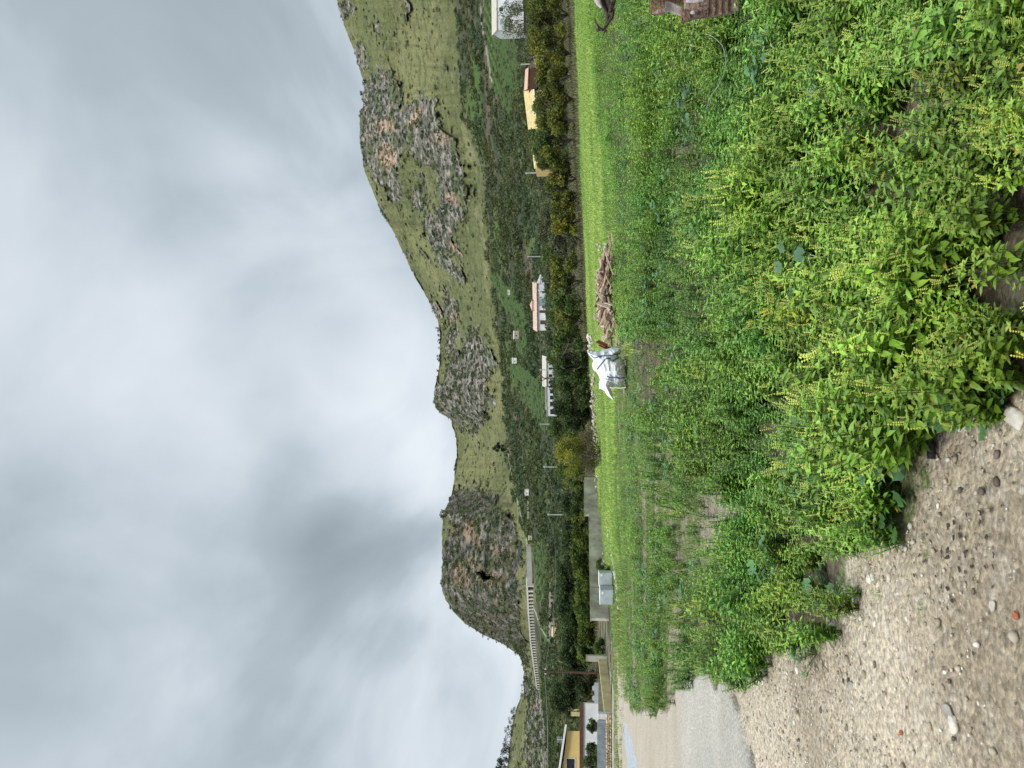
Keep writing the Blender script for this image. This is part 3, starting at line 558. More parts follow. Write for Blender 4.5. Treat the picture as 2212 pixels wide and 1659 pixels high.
def sample_ground(n, y0, y1, amax=.62, xoff=1.2):
    # uniform on the ground within a widening wedge
    Y = np.sqrt(rng.uniform(y0 ** 2, y1 ** 2, n)); X = rng.uniform(-1, 1, n) * (amax * Y + xoff); return X, Y
TM = [[mercury(l, sp_, np.random.default_rng(100 * l + k)) for k in range(7)] for l, sp_ in ((0, False), (0, True), (1, False), (1, True), (2, False))]
def build_weeds():
    parts = []
    for (y0, y1, dens, tset, tsp) in ((1.3, 4.0, 32, 0, 1), (1.6, 7.5, 36, 0, 1), (7.5, 15, 30, 2, 3), (15, 46, 23, 4, 4)):
        area = (.62 * (y1 ** 2 - y0 ** 2) + 2.4 * (y1 - y0)); n = int(dens * area); X, Y = sample_ground(n, y0, y1); z = gz(X, Y)
        px, py, dense, sparse, grav, grass, beyond, bare = zones(X, Y, z, .10)
        big = fbm(X, Y, 0, 1.7, 3, 31); sm = fbm(X, Y, 0, .55, 3, 32)
        pd = dense * (1 - .97 * bare) * np.clip(.35 + 3.4 * (sm * .55 + big * .45 - .27), 0, 1)
        pd = np.maximum(pd, .62 * dense * (1 - bare) * (px > 1700)); hgt = .55 + 1.35 * np.maximum(big - .3, .08)
        keep = rng.random(n) < pd
        hs = hgt * rng.uniform(.75, 1.25, n)
        # low plants in the trodden part
        lane = fbm(X * .4, Y, 0, 1.1, 3, 36); ks = (rng.random(n) < sparse * (1 - .9 * bare) * np.clip(4 * (big * .3 + sm * .25 + lane * .45 - .37), 0, .9)); hs = np.where(ks & ~keep, hs * .7, hs); keep |= ks; gcl = grass & (fbm(X * .6, Y, 0, 2.2, 3, 38) > .56) & (rng.random(n) < .5); hs = np.where(gcl, hs * .5, hs); keep |= gcl; nb = (px > 1325) & (px < 1470) & (py > 725) & (py < 885); hs = np.where(nb, hs * .42, hs); keep &= ~((px > 1325) & (px < 1385) & (py > 735) & (py < 875))
        for (ma, mb_, mr_) in ((1958, 998, 40), (1920, 985, 26), (1945, 1090, 36), (1855, 1105, 36), (1800, 1262, 26), (2060, 885, 28)): keep &= np.hypot(px - ma, py - mb_) > mr_
        # plants thin out and shrink where the bare ground begins
        kk = np.where(keep)[0]; X, Y, z, hs, px, py, sm, big = X[kk], Y[kk], z[kk], hs[kk], px[kk], py[kk], sm[kk], big[kk]
        n = len(kk); pos = np.stack([X, Y, z - .01], 1)
        hue = fbm(X, Y, 0, .9, 3, 34); yel = np.clip((hue - .50) * 3 + .35 * (px > 1700), -1, 1)
        clm = fbm(X, Y, 0, .38, 3, 37); tint = np.stack([1 + .28 * yel, 1 + .08 * yel, 1 - .15 * yel], 1) * rng.uniform(.78, 1.2, (n, 1)) * np.clip(.45 + 1.15 * clm, .5, 1.45)[:, None]
        sc = np.clip(hs * (.75 + .55 * clm), .3, 1.45) * rng.uniform(.85, 1.15, n)
        old = rng.random(n) < .03; tint[old] *= [1.35, 1.05, .85]
        spk = (fbm(X, Y, 0, .8, 2, 35) + .26 * np.clip((px - 1600) / 500, -.6, 1) > .60)
        for mask, ts in ((~spk, tset), (spk, tsp)):
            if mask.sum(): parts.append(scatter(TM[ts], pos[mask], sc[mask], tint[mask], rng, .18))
    return parts
parts = build_weeds()
V = []; Fc = []; Cc = []; off = 0
for v, f, c in parts: V.append(v); Fc.append(f + off); Cc.append(c); off += len(v)
V = np.concatenate(V); print('weed tris', sum(len(f) for f in Fc))
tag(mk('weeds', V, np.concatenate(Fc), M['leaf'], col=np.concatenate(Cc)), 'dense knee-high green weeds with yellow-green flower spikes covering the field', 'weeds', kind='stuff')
# mallow ground cover
def build_mallow():
    T = [mallow(np.random.default_rng(300 + k), 12, .15, .038) for k in range(6)]
    X, Y = sample_ground(5200, 2.9, 22); z = gz(X, Y); px, py, dense, sparse, grav, grass, beyond, bare = zones(X, Y, z, .05)
    q = fbm(X, Y, 0, 1.1, 3, 44); keep = (dense | sparse) & (rng.random(len(X)) < .07 + 1.4 * np.clip(q - .55, 0, 1) + .25 * bare * dense) & (bare < .8)
    X, Y, z = X[keep], Y[keep], z[keep]; n = len(X); up = rng.uniform(0, .22, n)
    v, f, c = scatter(T, np.stack([X, Y, z + up * (dense[keep])], 1), rng.uniform(.6, 1.25, n), rng.uniform(.8, 1.2, (n, 1)) * np.ones((1, 3)), rng, .1)
    tag(mk('mallow_leaves', v, f, M['leaf'], col=c), 'round blue-green mallow leaves growing among the weeds', 'mallow', kind='stuff')
build_mallow()
def build_grass():
    T = [tuft(np.random.default_rng(400 + k), 8, .12, (.30, .43, .095), .009, .09) for k in range(5)]
    X, Y = sample_ground(260000, 18, 80, .6); z = gz(X, Y); px, py, dense, sparse, grav, grass, beyond, bare = zones(X, Y, z)
    q = fbm(X * .4, Y, 0, 1.5, 3, 54); keep = grass & (rng.random(len(X)) < np.clip(1.3 * q, .2, .9) * (1 - .45 * sst(830, 900, py)) * (1 - .5 * sst(1200, 1260, py))); X, Y, z = X[keep], Y[keep], z[keep]; n = len(X)
    pal = fbm(X * .35, Y, 0, .9, 3, 55)[:, None]; bigp = fbm(X * .5, Y, 0, 5, 3, 59)[:, None]; pal = pal + 1.3 * (bigp - .5); tint = (.72 + .6 * pal) * np.concatenate([1 + .5 * (bigp - .45), np.ones_like(bigp), 1 + .6 * (bigp - .5)], 1) * (1 - .35 * sst(1180, 1260, py[keep])[:, None]) * rng.uniform(.85, 1.15, (n, 1))
    v, f, c = scatter(T, np.stack([X, Y, z], 1), rng.uniform(.8, 1.6, n), tint, rng, .1)
    tag(mk('meadow_grass', v, f, M['leaf'], col=c), 'bright lime green short grass in a strip between weeds and tree row', 'grass', kind='stuff')
    T = [tuft(np.random.default_rng(420 + k), 9, .10, (.14, .24, .045), .006, .07) for k in range(4)] + [tuft(np.random.default_rng(430 + k), 8, .09, (.30, .24, .14), .004, .10) for k in range(2)]
    X, Y = sample_ground(360000, 3, 36, .6); z = gz(X, Y); px, py, dense, sparse, grav, grass, beyond, bare = zones(X, Y, z)
    q = fbm(X * .6, Y, 0, 1.0, 3, 56); g2 = fbm(X, Y, 0, .5, 3, 57)
    keep = (sparse & (rng.random(len(X)) < np.clip(3.2 * (q - .42), 0, .8) * (1 - .75 * bare))) | (grav & (g2 > .70) & (py < 1350) & (rng.random(len(X)) < .30)) | (dense & (bare > .2) & (rng.random(len(X)) < .45)) | (dense & (px < 1570) & (py > 1000) & (rng.random(len(X)) < .4))
    X, Y, z = X[keep], Y[keep], z[keep]; n = len(X)
    v, f, c = scatter(T, np.stack([X, Y, z], 1), rng.uniform(.5, 1.1, n) * np.clip(Y / 14, .25, .8), rng.uniform(.8, 1.2, (n, 1)) * np.ones((1, 3)), rng, .1)
    tag(mk('low_grass', v, f, M['leaf'], col=c), 'low patchy grass and dry stalks on the worn ground', 'grass', kind='stuff')
    T = [tuft(np.random.default_rng(440 + k), 9, .38, ((.15, .19, .05), (.07, .09, .03), (.16, .13, .075))[k], .02, .25) for k in range(3)] + [tuft(np.random.default_rng(450), 9, .3, (.22, .18, .09), .02, .25)]
    X, Y = sample_ground(136000, 50, 112, .64); z = np.where(Y < 80, gz(X, Y), table_z(829.5 - F * X / Y, Y)); px, py, dense, sparse, grav, grass, beyond, bare = zones(X, Y, z)
    q = fbm(X, Y, 0, 3, 3, 58); keep = (beyond | (Y > 79)) & ~grav & ~((py > 1015) & (Y < 79)) & (rng.random(len(X)) < np.clip(2.6 * (q - .32), 0, 1)); X, Y, z = X[keep], Y[keep], z[keep]; n = len(X)
    v, f, c = scatter(T, np.stack([X, Y, z], 1), rng.uniform(.5, 1.2, n), rng.uniform(.7, 1.3, (n, 1)) * np.ones((1, 3)), rng, .1)
    tag(mk('rough_grass', v, f, M['leaf'], col=c), 'olive and straw coloured rough grass under the tree row', 'grass', kind='stuff')
build_grass()
# pebbles in the gravel
def ico(sub=2):
    bm = bmesh.new(); bmesh.ops.create_icosphere(bm, subdivisions=sub, radius=1); v = np.array([q.co[:] for q in bm.verts]); f = np.array([[w.index for w in q.verts] for q in bm.faces]); bm.free(); return v, f
I1, I2, I3 = ico(1), ico(2), ico(3)
def stoneform(seed, base=I2, rough=.35, flat=.6):
    v, f = base; d = fbm(v[:, 0] * 1.0, v[:, 1], v[:, 2] + seed * 3.7, .9, 3, seed); rg = np.random.default_rng(seed)
    v = v * (1 + rough * 2 * (d - .5))[:, None]
    for k in range(9):                                     # chipped faces
        nrm_ = rg.normal(size=3); nrm_ /= np.linalg.norm(nrm_); o = rg.uniform(.62, .85); dd = v @ nrm_ - o; v = v - np.where(dd > 0, dd, 0)[:, None] * nrm_
    return v * np.array([1, rg.uniform(.6, .95), flat]), f
def build_pebbles():
    T = []; pal = [(.42, .36, .28), (.50, .45, .37), (.32, .26, .19), (.66, .63, .57), (.15, .12, .10), (.46, .39, .28), (.36, .30, .23)]
    for k in range(14): v, f = stoneform(500 + k, I1, .7, .45); T.append((v, f, np.tile(np.array(pal[k % 7]), (len(v), 1))))
    X, Y = sample_ground(420000, 1.8, 26, .66); w = rng.random(len(X)); z = gz(X, Y); px, py, dense, sparse, grav, grass, beyond, bare = zones(X, Y, z)
    pr = np.clip(9 / (Y + 1), .10, 1); clump = fbm(X, Y, 0, .8, 3, 62); trk = (px < 1600) & (py > 1400)
    keep = (grav & (w < 1.6 * pr * np.clip(clump * 1.8 - .3, .12, 1) * np.where(trk, .08, 1))) | (sparse & (w < .02)) | (dense & (bare > .4) & (w < .06)); X, Y, z = X[keep], Y[keep], z[keep]; n = len(X)
    s = .0039 * np.exp(rng.normal(.25, .66, n)) * (1 + Y * .06); s = np.minimum(s, .035)
    v, f, c = scatter(T, np.stack([X, Y, z + .004], 1), s, rng.uniform(.7, 1.3, (n, 1)) * np.ones((1, 3)), rng, 0)
    tag(mk('pebbles', v, f, M['pebble'], col=c), 'small mixed pebbles lying on the gravel ground', 'gravel', kind='stuff')
mt, t, b = newmat('pebble'); at = t.nodes.new('ShaderNodeAttribute'); at.attribute_name = 'Col'; t.links.new(at.outputs['Color'], b.inputs['Base Color']); b.inputs['Roughness'].default_value = .85; b.inputs['Specular IOR Level'].default_value = .2; M['pebble'] = mt
build_pebbles()

# ------------------------------------------------------------------ scrub on the slopes
def build_scrub():
    H_ = HS; v = H_['v']; base = []
    def bush(seed, sub=I2):
        bv, bf = sub; rg = np.random.default_rng(seed); b = Buf()
        n = 46; d = rg.normal(size=(n, 3)); d /= np.linalg.norm(d, axis=1)[:, None]; d[:, 2] = np.abs(d[:, 2]) * .8 + .05; r = rg.uniform(.55, 1, n)
        for k in range(n):
            p = d[k] * r[k]; s = rg.uniform(.22, .42); q = rg.normal(size=(3, 3)); q /= np.linalg.norm(q, axis=1)[:, None]
            b.add(p + q * s, np.array([[0, 1, 2]]), np.array([.078, .098, .045]) * rg.uniform(.5, 1.6))
        return b.arr()
    T = [bush(600 + k) for k in range(8)]
    fl = v.reshape(-1, 3); w = (H_['scrub'] * (H_['Yg'] > 105)).ravel() * np.clip((H_['fine'].ravel() - .3) * 2.2, .15, 1); w = w * (1 - H_['road'].ravel()); w = w * (1 - ((H_['yg'] > 1170) & (H_['yg'] < 1510) & (H_['Yg'] > 420) & (H_['xg'] > 1130) & (H_['xg'] < 1172)).ravel())
    w2 = ((H_['rock'] > .4) * H_['above']).ravel() * .16 + (H_['above'] * (H_['rock'] < .3)).ravel() * .012; w2 = w2 * (np.arange(len(w2)) < H_['kk'] * H_['ny'])
    w3 = H_['fld'].ravel() * .22 * (H_['Yg'].ravel() > 105)
    w = w + w2 + w3; w = w / w.sum(); ii = rng.choice(len(fl), 36000, p=w); pos = fl[ii] + rng.normal(0, .8, (36000, 3)) * [1, 1, 0]; n = len(ii)
    Yg = H_['Yg'].ravel()[ii]; s = np.exp(rng.normal(.25, .38, n)) * np.interp(Yg, [100, 300, 700, 1200], [.42, 1.15, 1.7, 2.0]); s = np.where(H_['above'].ravel()[ii] > .5, s * .75, s); s = np.where(H_['fld'].ravel()[ii] > .5, s * .5, s)
    hue = fbm(pos[:, 0], pos[:, 1], 0, 30, 3, 66); tint = np.stack([.85 + .9 * (hue - .4), .95 + .3 * (hue - .4), .95 - .4 * (hue - .4)], 1) * rng.uniform(.65, 1.35, (n, 1))
    brown = rng.random(n) < .035; tint[brown] *= [1.6, 1.15, 1.1]
    vv, f, c = scatter(T, pos - [0, 0, .2], s, tint, rng, .05)
    tag(mk('hillside_scrub', vv, f, M['treeleaf'], col=c), 'dark grey-green scrub and orchards covering the lower slopes', 'scrub', kind='stuff')
build_scrub()

# ------------------------------------------------------------------ trees
def crown(clumps, n, size, cols, rg, flat=.85, gap=0):
    """leaf-sized faces gathered in clumps"""
    k = len(clumps); C = np.array([q[:3] for q in clumps]); Rr = np.array([q[3] for q in clumps]); pick = rg.choice(k, n, p=Rr ** 2 / (Rr ** 2).sum())
    d = rg.normal(size=(n, 3)); d /= np.linalg.norm(d, axis=1)[:, None]; r = rg.uniform(.45, 1.0, n) ** .6 * (1 + .25 * rg.normal(size=n).clip(-1, 1.6))
    p = C[pick] + d * (r * Rr[pick])[:, None] * [1, 1, flat]
    q = rg.normal(size=(n, 3)); q /= np.linalg.norm(q, axis=1)[:, None]; u = np.cross(q, rg.normal(size=(n, 3))); u /= np.linalg.norm(u, axis=1)[:, None]; s = size * rg.uniform(.6, 1.4, n)[:, None]
    a = p + q * s; b_ = p - q * s; c1 = p + u * s * .45; c2 = p - u * s * .45
    v = np.stack([a, c1, b_, c2], 1).reshape(-1, 3); f = (np.arange(n)[:, None] * 4 + np.array([0, 1, 2, 3])).astype(int)
    pc = np.array(cols)[rg.integers(0, len(cols), k)][pick] * rg.uniform(.75, 1.25, k)[pick][:, None] * rg.uniform(.75, 1.3, n)[:, None]
    return v, f, np.repeat(pc, 4, 0)
def limb_mesh(paths):
    V = []; Fa = []; off = 0
    for pts, rad in paths:
        pts = np.array(pts, float); n = 7; m_ = len(pts)
        for i in range(m_):
            d = pts[min(i + 1, m_ - 1)] - pts[max(i - 1, 0)]; d /= np.linalg.norm(d) + 1e-9; a = np.cross(d, [.3, 1., .1]); a /= np.linalg.norm(a); b_ = np.cross(d, a)
            an = np.arange(n) / n * 6.283; V.append(pts[i] + (np.cos(an)[:, None] * a + np.sin(an)[:, None] * b_) * rad[i] * (1 + .12 * np.sin(an * 3 + i))[:, None])
        for i in range(m_ - 1):
            for j in range(n): Fa.append([off + i * n + j, off + i * n + (j + 1) % n, off + (i + 1) * n + (j + 1) % n, off + (i + 1) * n + j])
        Fa.append([off + j for j in range(n)][::-1]) if False else None
        off += m_ * n
    Fa = [q for q in Fa if q]
    return np.concatenate(V), np.array(Fa)
def tree(name, label, cat, base, h, w, cols, seed, group=None, lean=0, n=4200, leaf=.10, trunk_h=.42, ncl=15, lowcrown=False, bark='bark', flat=.8, twigs=True):
    rg = np.random.default_rng(seed); root = empty(name, base, label, cat, group)
    paths = []; fork = np.array([lean * .3, 0, h * trunk_h * rg.uniform(.35, .6)]); r0 = h * .035
    paths.append(([(0, 0, -.1), tuple(fork * .5 + rg.normal(0, .04, 3) * [1, 1, 0]), tuple(fork)], [r0 * 1.3, r0, r0 * .85])); cl = []
    for k in range(rg.integers(3, 6)):
        az = k * 1.5 + rg.uniform(-.5, .5); end = np.array([math.cos(az) * w * .30 + lean, math.sin(az) * w * .30, h * rg.uniform(.58, .8)]); mid = (fork + end) / 2 + rg.normal(0, .06 * h, 3)
        paths.append(([tuple(fork), tuple(mid), tuple(end)], [r0 * .6, r0 * .4, r0 * .15]))
        if twigs:
            for q in range(4): e2 = end + rg.normal(0, .14 * h, 3); paths.append(([tuple(mid), tuple((mid + e2) / 2 + rg.normal(0, .03 * h, 3)), tuple(e2)], [r0 * .25, r0 * .15, r0 * .05]))
    v, f = limb_mesh(paths); mk('trunk', v, f, M[bark], root, smooth=True)
    zlo = .12 if lowcrown else trunk_h
    for k in range(ncl):
        az = rg.uniform(0, 6.283); t = rg.uniform(0, 1) ** .8; zz = h * (zlo + (1 - zlo) * t * .93); rad = w * .5 * math.sqrt(max(.05, 1 - (abs(t - .4) / .68) ** 2)) * math.sqrt(rg.uniform(.1, 1)) * .85
        cl.append((math.cos(az) * rad + lean * t, math.sin(az) * rad, min(zz, h * .9), w * rg.uniform(.13, .22)))
    v, f, c = crown(cl, n, leaf, cols, rg, flat); mk('crown', v, f, M['treeleaf'], root, col=c)
    return root
OL = [(.135, .155, .036), (.19, .20, .042), (.10, .125, .035)]; GREY = [(.10, .125, .065), (.15, .17, .095), (.12, .14, .075)]; DK = [(.045, .07, .026), (.07, .10, .035), (.035, .055, .022)]; YG = [(.20, .22, .038), (.27, .27, .045), (.15, .17, .034)]; MG = [(.09, .135, .04), (.13, .17, .05), (.07, .11, .035)]
def tree_px(name, label, cat, y, top, wpx, Yd, cols, seed, **k):
    X = (829.5 - y) / F * Yd; z = float(gz(np.array([X]), np.array([Yd]))[0]) if Yd <= 80 else float(H + 0)
    if Yd > 80:
        z = float(table_z(np.array([float(y)]), np.array([Yd]))[0])
    h = float(H + Yd * slope(top)) - z
    return tree(name, label, cat, (X, Yd, z), h, wpx / F * Yd, cols, seed, **k)
G1 = 'trees in the row behind the bright grass'
ROW = [(-75, 1140, 95, 72, OL), (-20, 1137, 90, 70, OL), (35, 1140, 84, 73, OL), (75, 1144, 70, 70, OL), (118, 1152, 64, 75, YG), (165, 1156, 62, 72, OL), (212, 1154, 70, 74, OL), (262, 1158, 66, 72, OL), (300, 1150, 70, 76, MG), (342, 1158, 66, 73, OL), (384, 1178, 60, 75, OL),
       (432, 1190, 58, 74, OL), (478, 1193, 60, 76, YG), (520, 1184, 60, 78, GREY), (562, 1188, 60, 74, OL), (606, 1190, 62, 76, OL), (652, 1196, 60, 75, MG), (700, 1198, 62, 77, OL), (742, 1196, 60, 75, MG), (785, 1198, 66, 76, DK), (828, 1201, 70, 77, MG), (868, 1199, 70, 75, DK), (905, 1202, 66, 78, DK)]
desc = {id(OL): 'olive green', id(YG): 'yellowish green', id(GREY): 'grey green', id(MG): 'mid green', id(DK): 'dark green'}
MARK = ['furthest to the right edge of the row', 'at the right edge below the white house', 'left of the big right edge trees', 'with a dark leaning trunk near the white house', 'below the tip of the ochre roof', 'below the dark end of the ochre roof', 'below the middle of the ochre house', 'below the left half of the ochre house',
        'hiding the left end of the ochre house', 'with a forked grey trunk left of the ochre house', 'by the small pole left of the ochre house', 'halfway between ochre house and white farmhouse', 'with a yellow tinge right of the farmhouse', 'dull leaved and below the bright utility pole', 'with a thin pale trunk right of the farmhouse',
        'below the right gable of the farmhouse', 'below the glazed bay of the farmhouse', 'below the left end of the farmhouse', 'between farmhouse and white hall', 'dense and below the right end of the white hall', 'below the middle of the white hall', 'dense and below the low white wing', 'last of the row near the lone yellow-green tree']
for k, (y, top, wp, Yd, cs) in enumerate(ROW):
    dk = k >= 19
    tree_px('orchard_tree', f'{desc[id(cs)]} bushy tree {MARK[k]}', 'tree', y, top, wp, Yd, cs, 700 + k, group=G1, n=5200 if dk else 4200, leaf=.13, trunk_h=.16 if dk else .25, ncl=20, lowcrown=dk, lean=random.uniform(-.6, .6))
# second, greyer line behind the row
BK = [(35, 1084, 100, 125, GREY, 'beside the white house at the right edge'), (95, 1112, 70, 120, GREY, 'left of the white house at the right edge'), (236, 1150, 46, 112, GREY, 'in front of the ochre roof near the dish'), (300, 1142, 74, 115, MG, 'covering part of the ochre roof'), (346, 1154, 44, 112, GREY, 'at the left end of the ochre roof'), (410, 1160, 60, 120, GREY, 'left of the ochre house'), (455, 1166, 60, 125, GREY, 'right of the pair of pale poles'), (500, 1160, 66, 120, GREY, 'right of the tall pale pole'),
      (550, 1172, 60, 118, MG, 'below the tall pale pole'), (590, 1176, 54, 130, GREY, 'at the right gable of the farmhouse'), (640, 1186, 60, 125, MG, 'in front of the farmhouse terrace'), (690, 1188, 60, 125, MG, 'in front of the farmhouse left corner'), (735, 1176, 60, 128, GREY, 'between the farmhouse and the white hall'), (765, 1182, 50, 130, MG, 'at the right gable of the white hall'),
      (925, 1190, 60, 115, MG, 'behind the lone yellow-green tree on its right'), (965, 1195, 60, 115, GREY, 'behind the lone yellow-green tree'), (1020, 1205, 60, 110, MG, 'behind the lone yellow-green tree on its left')]
for k, (y, top, wp, Yd, cs, mk_) in enumerate(BK):
    tree_px('olive_tree', f'{desc[id(cs)]} soft crowned tree {mk_}', 'tree', y, top, wp, Yd, cs, 760 + k, group='trees standing behind the orchard row', n=6500, leaf=.15, trunk_h=.2, ncl=22, lowcrown=True)
# lone tree on the field edge
g0 = ground_at(1302, 986)
tree('twiggy_shrub', 'low bare brown twiggy shrub under the lone yellow-green tree', 'shrub', g0 + Vector((.3, 1.2, 0)), 1.7, 3.4, [(.10, .07, .045), (.14, .10, .06), (.09, .09, .04)], 802, n=5200, leaf=.05, trunk_h=.1, ncl=20, lowcrown=True)
tree('lone_tree', 'small rounded yellow-green tree with bare brown twigs below, alone at the edge of the grass', 'tree', g0, 3.35, 3.0, YG, 801, n=9000, leaf=.055, trunk_h=.50, ncl=22, lean=-.1)
# hedges on the left
HL = ['by the tall wall end', 'left of the tall wall end', 'where the wall steps down', 'just left of the wall step', 'left of the slim pole', 'above the middle of the low wall', 'right of the field shrub', 'above the right grey box', 'above the left grey box', 'left of the grey boxes', 'at the left end of the low wall', 'between wall end and gate post', 'touching the gate post']
for k, y in enumerate(np.linspace(1048, 1405, 13)):
    tree_px('hedge_shrub', f'yellow-green topped hedge shrub {HL[k]}', 'shrub', y, np.interp(y, [1048, 1180, 1270, 1400], [1240, 1234, 1244, 1252]) + 4 * math.sin(k * 2), 50, 84, [(.10, .15, .03), (.14, .18, .035), (.05, .08, .02)], 820 + k, group='shrubs of the hedge behind the concrete wall', n=4200, leaf=.12, trunk_h=.2, ncl=20, lowcrown=True)
HL2 = ['nearest the lone tree', 'behind the slim pole', 'left of the slim pole', 'below the right part of the viaduct', 'right of the long ruin', 'below the right end of the long ruin', 'below the middle of the long ruin', 'below the peach house end', 'behind the gate post', 'right of the brown pole']
for k, y in enumerate(np.linspace(1085, 1445, 10)):
    tree_px('hedge_tree', f'dark green back row tree {HL2[k]}', 'tree', y, np.interp(y, [1085, 1200, 1260, 1380, 1450], [1215, 1218, 1206, 1210, 1225]) + 4 * math.sin(k * 3), 62, 112, DK + [(.06, .09, .03)], 850 + k, group='dark trees behind the hedge', n=4200, leaf=.17, trunk_h=.2, ncl=18, lowcrown=True)
tree_px('conifer_tree', 'tall dark green feathery tree left of the brown utility pole', 'tree', 1502, 1192, 74, 84, DK, 880, n=7000, leaf=.14, trunk_h=.15, ncl=26, lowcrown=True)
tree_px('conifer_tree', 'dark green tree above the toothed grey sheet', 'tree', 1474, 1214, 56, 76, DK, 881, n=5000, leaf=.13, trunk_h=.15, ncl=22, lowcrown=True)
tree_px('conifer_tree', 'dark green tree beside the cream posts', 'tree', 1528, 1222, 50, 90, DK, 882, n=5000, leaf=.14, trunk_h=.15, ncl=20, lowcrown=True)
tree_px('rust_leaved_shrub', 'reddish brown leaved shrub around the brown utility pole', 'shrub', 1470, 1220, 44, 92, [(.22, .08, .045), (.26, .11, .06), (.12, .08, .04)], 883, n=4500, leaf=.13, trunk_h=.15, ncl=16, lowcrown=True)
tree_px('garden_shrub', 'dark shrub in front of the white wall below the window of the yellow house', 'shrub', 1634, 1256, 60, 50, DK + MG, 884, n=6000, leaf=.07, trunk_h=.15, ncl=22, lowcrown=True)
tree_px('garden_shrub', 'small dark shrub behind the right end of the grey sheet fence', 'shrub', 1566, 1262, 34, 52, DK + MG, 885, n=3000, leaf=.07, trunk_h=.15, ncl=14, lowcrown=True)
tree_px('field_shrub', 'low green shrub between the concrete wall and the grey boxes', 'shrub', 1222, 1287, 36, 44, MG, 886, n=3000, leaf=.05, trunk_h=.1, ncl=14, lowcrown=True)
tree_px('field_shrub', 'low dark shrub right of the concrete post', 'shrub', 1392, 1284, 40, 62, MG + DK, 887, n=3000, leaf=.06, trunk_h=.1, ncl=14, lowcrown=True)
def undergrowth():
    def bush(seed, cols):
        rg = np.random.default_rng(seed); b = Buf(); d = rg.normal(size=(150, 3)); d /= np.linalg.norm(d, axis=1)[:, None]; d[:, 2] = np.abs(d[:, 2])
        for k in range(150):
            p = d[k] * rg.uniform(.3, 1) * [1, 1, .8]; q = rg.normal(size=(3, 3)); q /= np.linalg.norm(q, axis=1)[:, None]; b.add(p + q * rg.uniform(.06, .14), np.array([[0, 1, 2]]), np.array(cols[int(rg.integers(0, len(cols)))]) * rg.uniform(.6, 1.4))
        return b.arr()
    T = [bush(1500 + k, [[(.09, .10, .035), (.12, .13, .04)], [(.14, .10, .06), (.10, .08, .045)], [(.06, .08, .03), (.05, .07, .025)], [(.17, .15, .08), (.12, .10, .05)]][k % 4]) for k in range(8)]
    n = 1900; Y = rng.uniform(68, 112, n); X = rng.uniform(-.30, .60, n) * Y; z = np.where(Y < 80, gz(X, Y), table_z(829.5 - F * X / Y, Y)); px, py = proj(X, Y, z); k = (px < edge_x(py) - 5) & (py < 940); X, Y, z = X[k], Y[k], z[k]; n = len(X)
    v, f, c = scatter(T, np.stack([X, Y, z - .05], 1), rng.uniform(.25, .8, n), rng.uniform(.6, 1.3, (n, 1)) * np.ones((1, 3)), rng, .05)
    tag(mk('undergrowth', v, f, M['treeleaf'], col=c), 'brown and olive undergrowth on the bank under the tree row', 'undergrowth', kind='stuff')
undergrowth()
# trees on the skyline
SKT = [(711, 941, 14), (724, 945, 8), (738, 944, 8), (752, 946, 8), (768, 943, 10), (776, 944, 8), (800, 943, 9), (815, 942, 8), (733, 946, 6), (1537, 1103, 20), (1555, 1098, 22), (1572, 1096, 14), (1583, 1090, 26), (1604, 1086, 24), (1622, 1080, 26), (1640, 1074, 28), (1657, 1070, 30), (1680, 1062, 34), (1705, 1058, 34)]
SKL = ['widest and rightmost on the middle ridge', 'tiny, left of the widest ridge tree', 'small, third from the right on the middle ridge', 'low, in the middle of the ridge line', 'round, left of the gap in the ridge line', 'touching the round one on its left', 'isolated on the middle ridge', 'leftmost on the middle ridge, beside the rocky knob', 'tiny, between the two right ridge trees',
       'rightmost on the left hilltop', 'second from the right on the left hilltop', 'thin, in the dip of the left hilltop', 'pointed, left of the dip of the hilltop', 'round, in the middle of the hilltop wood', 'left of the round hilltop tree', 'high on the left hilltop', 'highest at the left picture edge', 'beyond the left picture edge', 'furthest left of the hilltop wood']
for k, (y, top, wp) in enumerate(SKT):
    Yr_ = float(ip(YR, y)) - 12; sx = float(ip(SKY, y)); b0 = P(sx + 4, y, Yr_); h = float(H + Yr_ * slope(top)) - b0.z
    where = SKL[k]
    tree('ridge_tree', f'dark skyline tree {where}', 'tree', b0, h, wp / F * Yr_, [(.03, .04, .025), (.04, .055, .03)], 900 + k, group='trees on the skyline', n=500, leaf=h * .055, trunk_h=.15, ncl=9, twigs=False, lowcrown=True)
hp = hill_pt(1095, 966, 300)
tree('cypress_tree', 'single dark upright tree at the foot of the green saddle', 'tree', hp, 16, 9, [(.02, .035, .02)], 930, n=700, leaf=.9, trunk_h=.1, ncl=12, twigs=False, lowcrown=True)

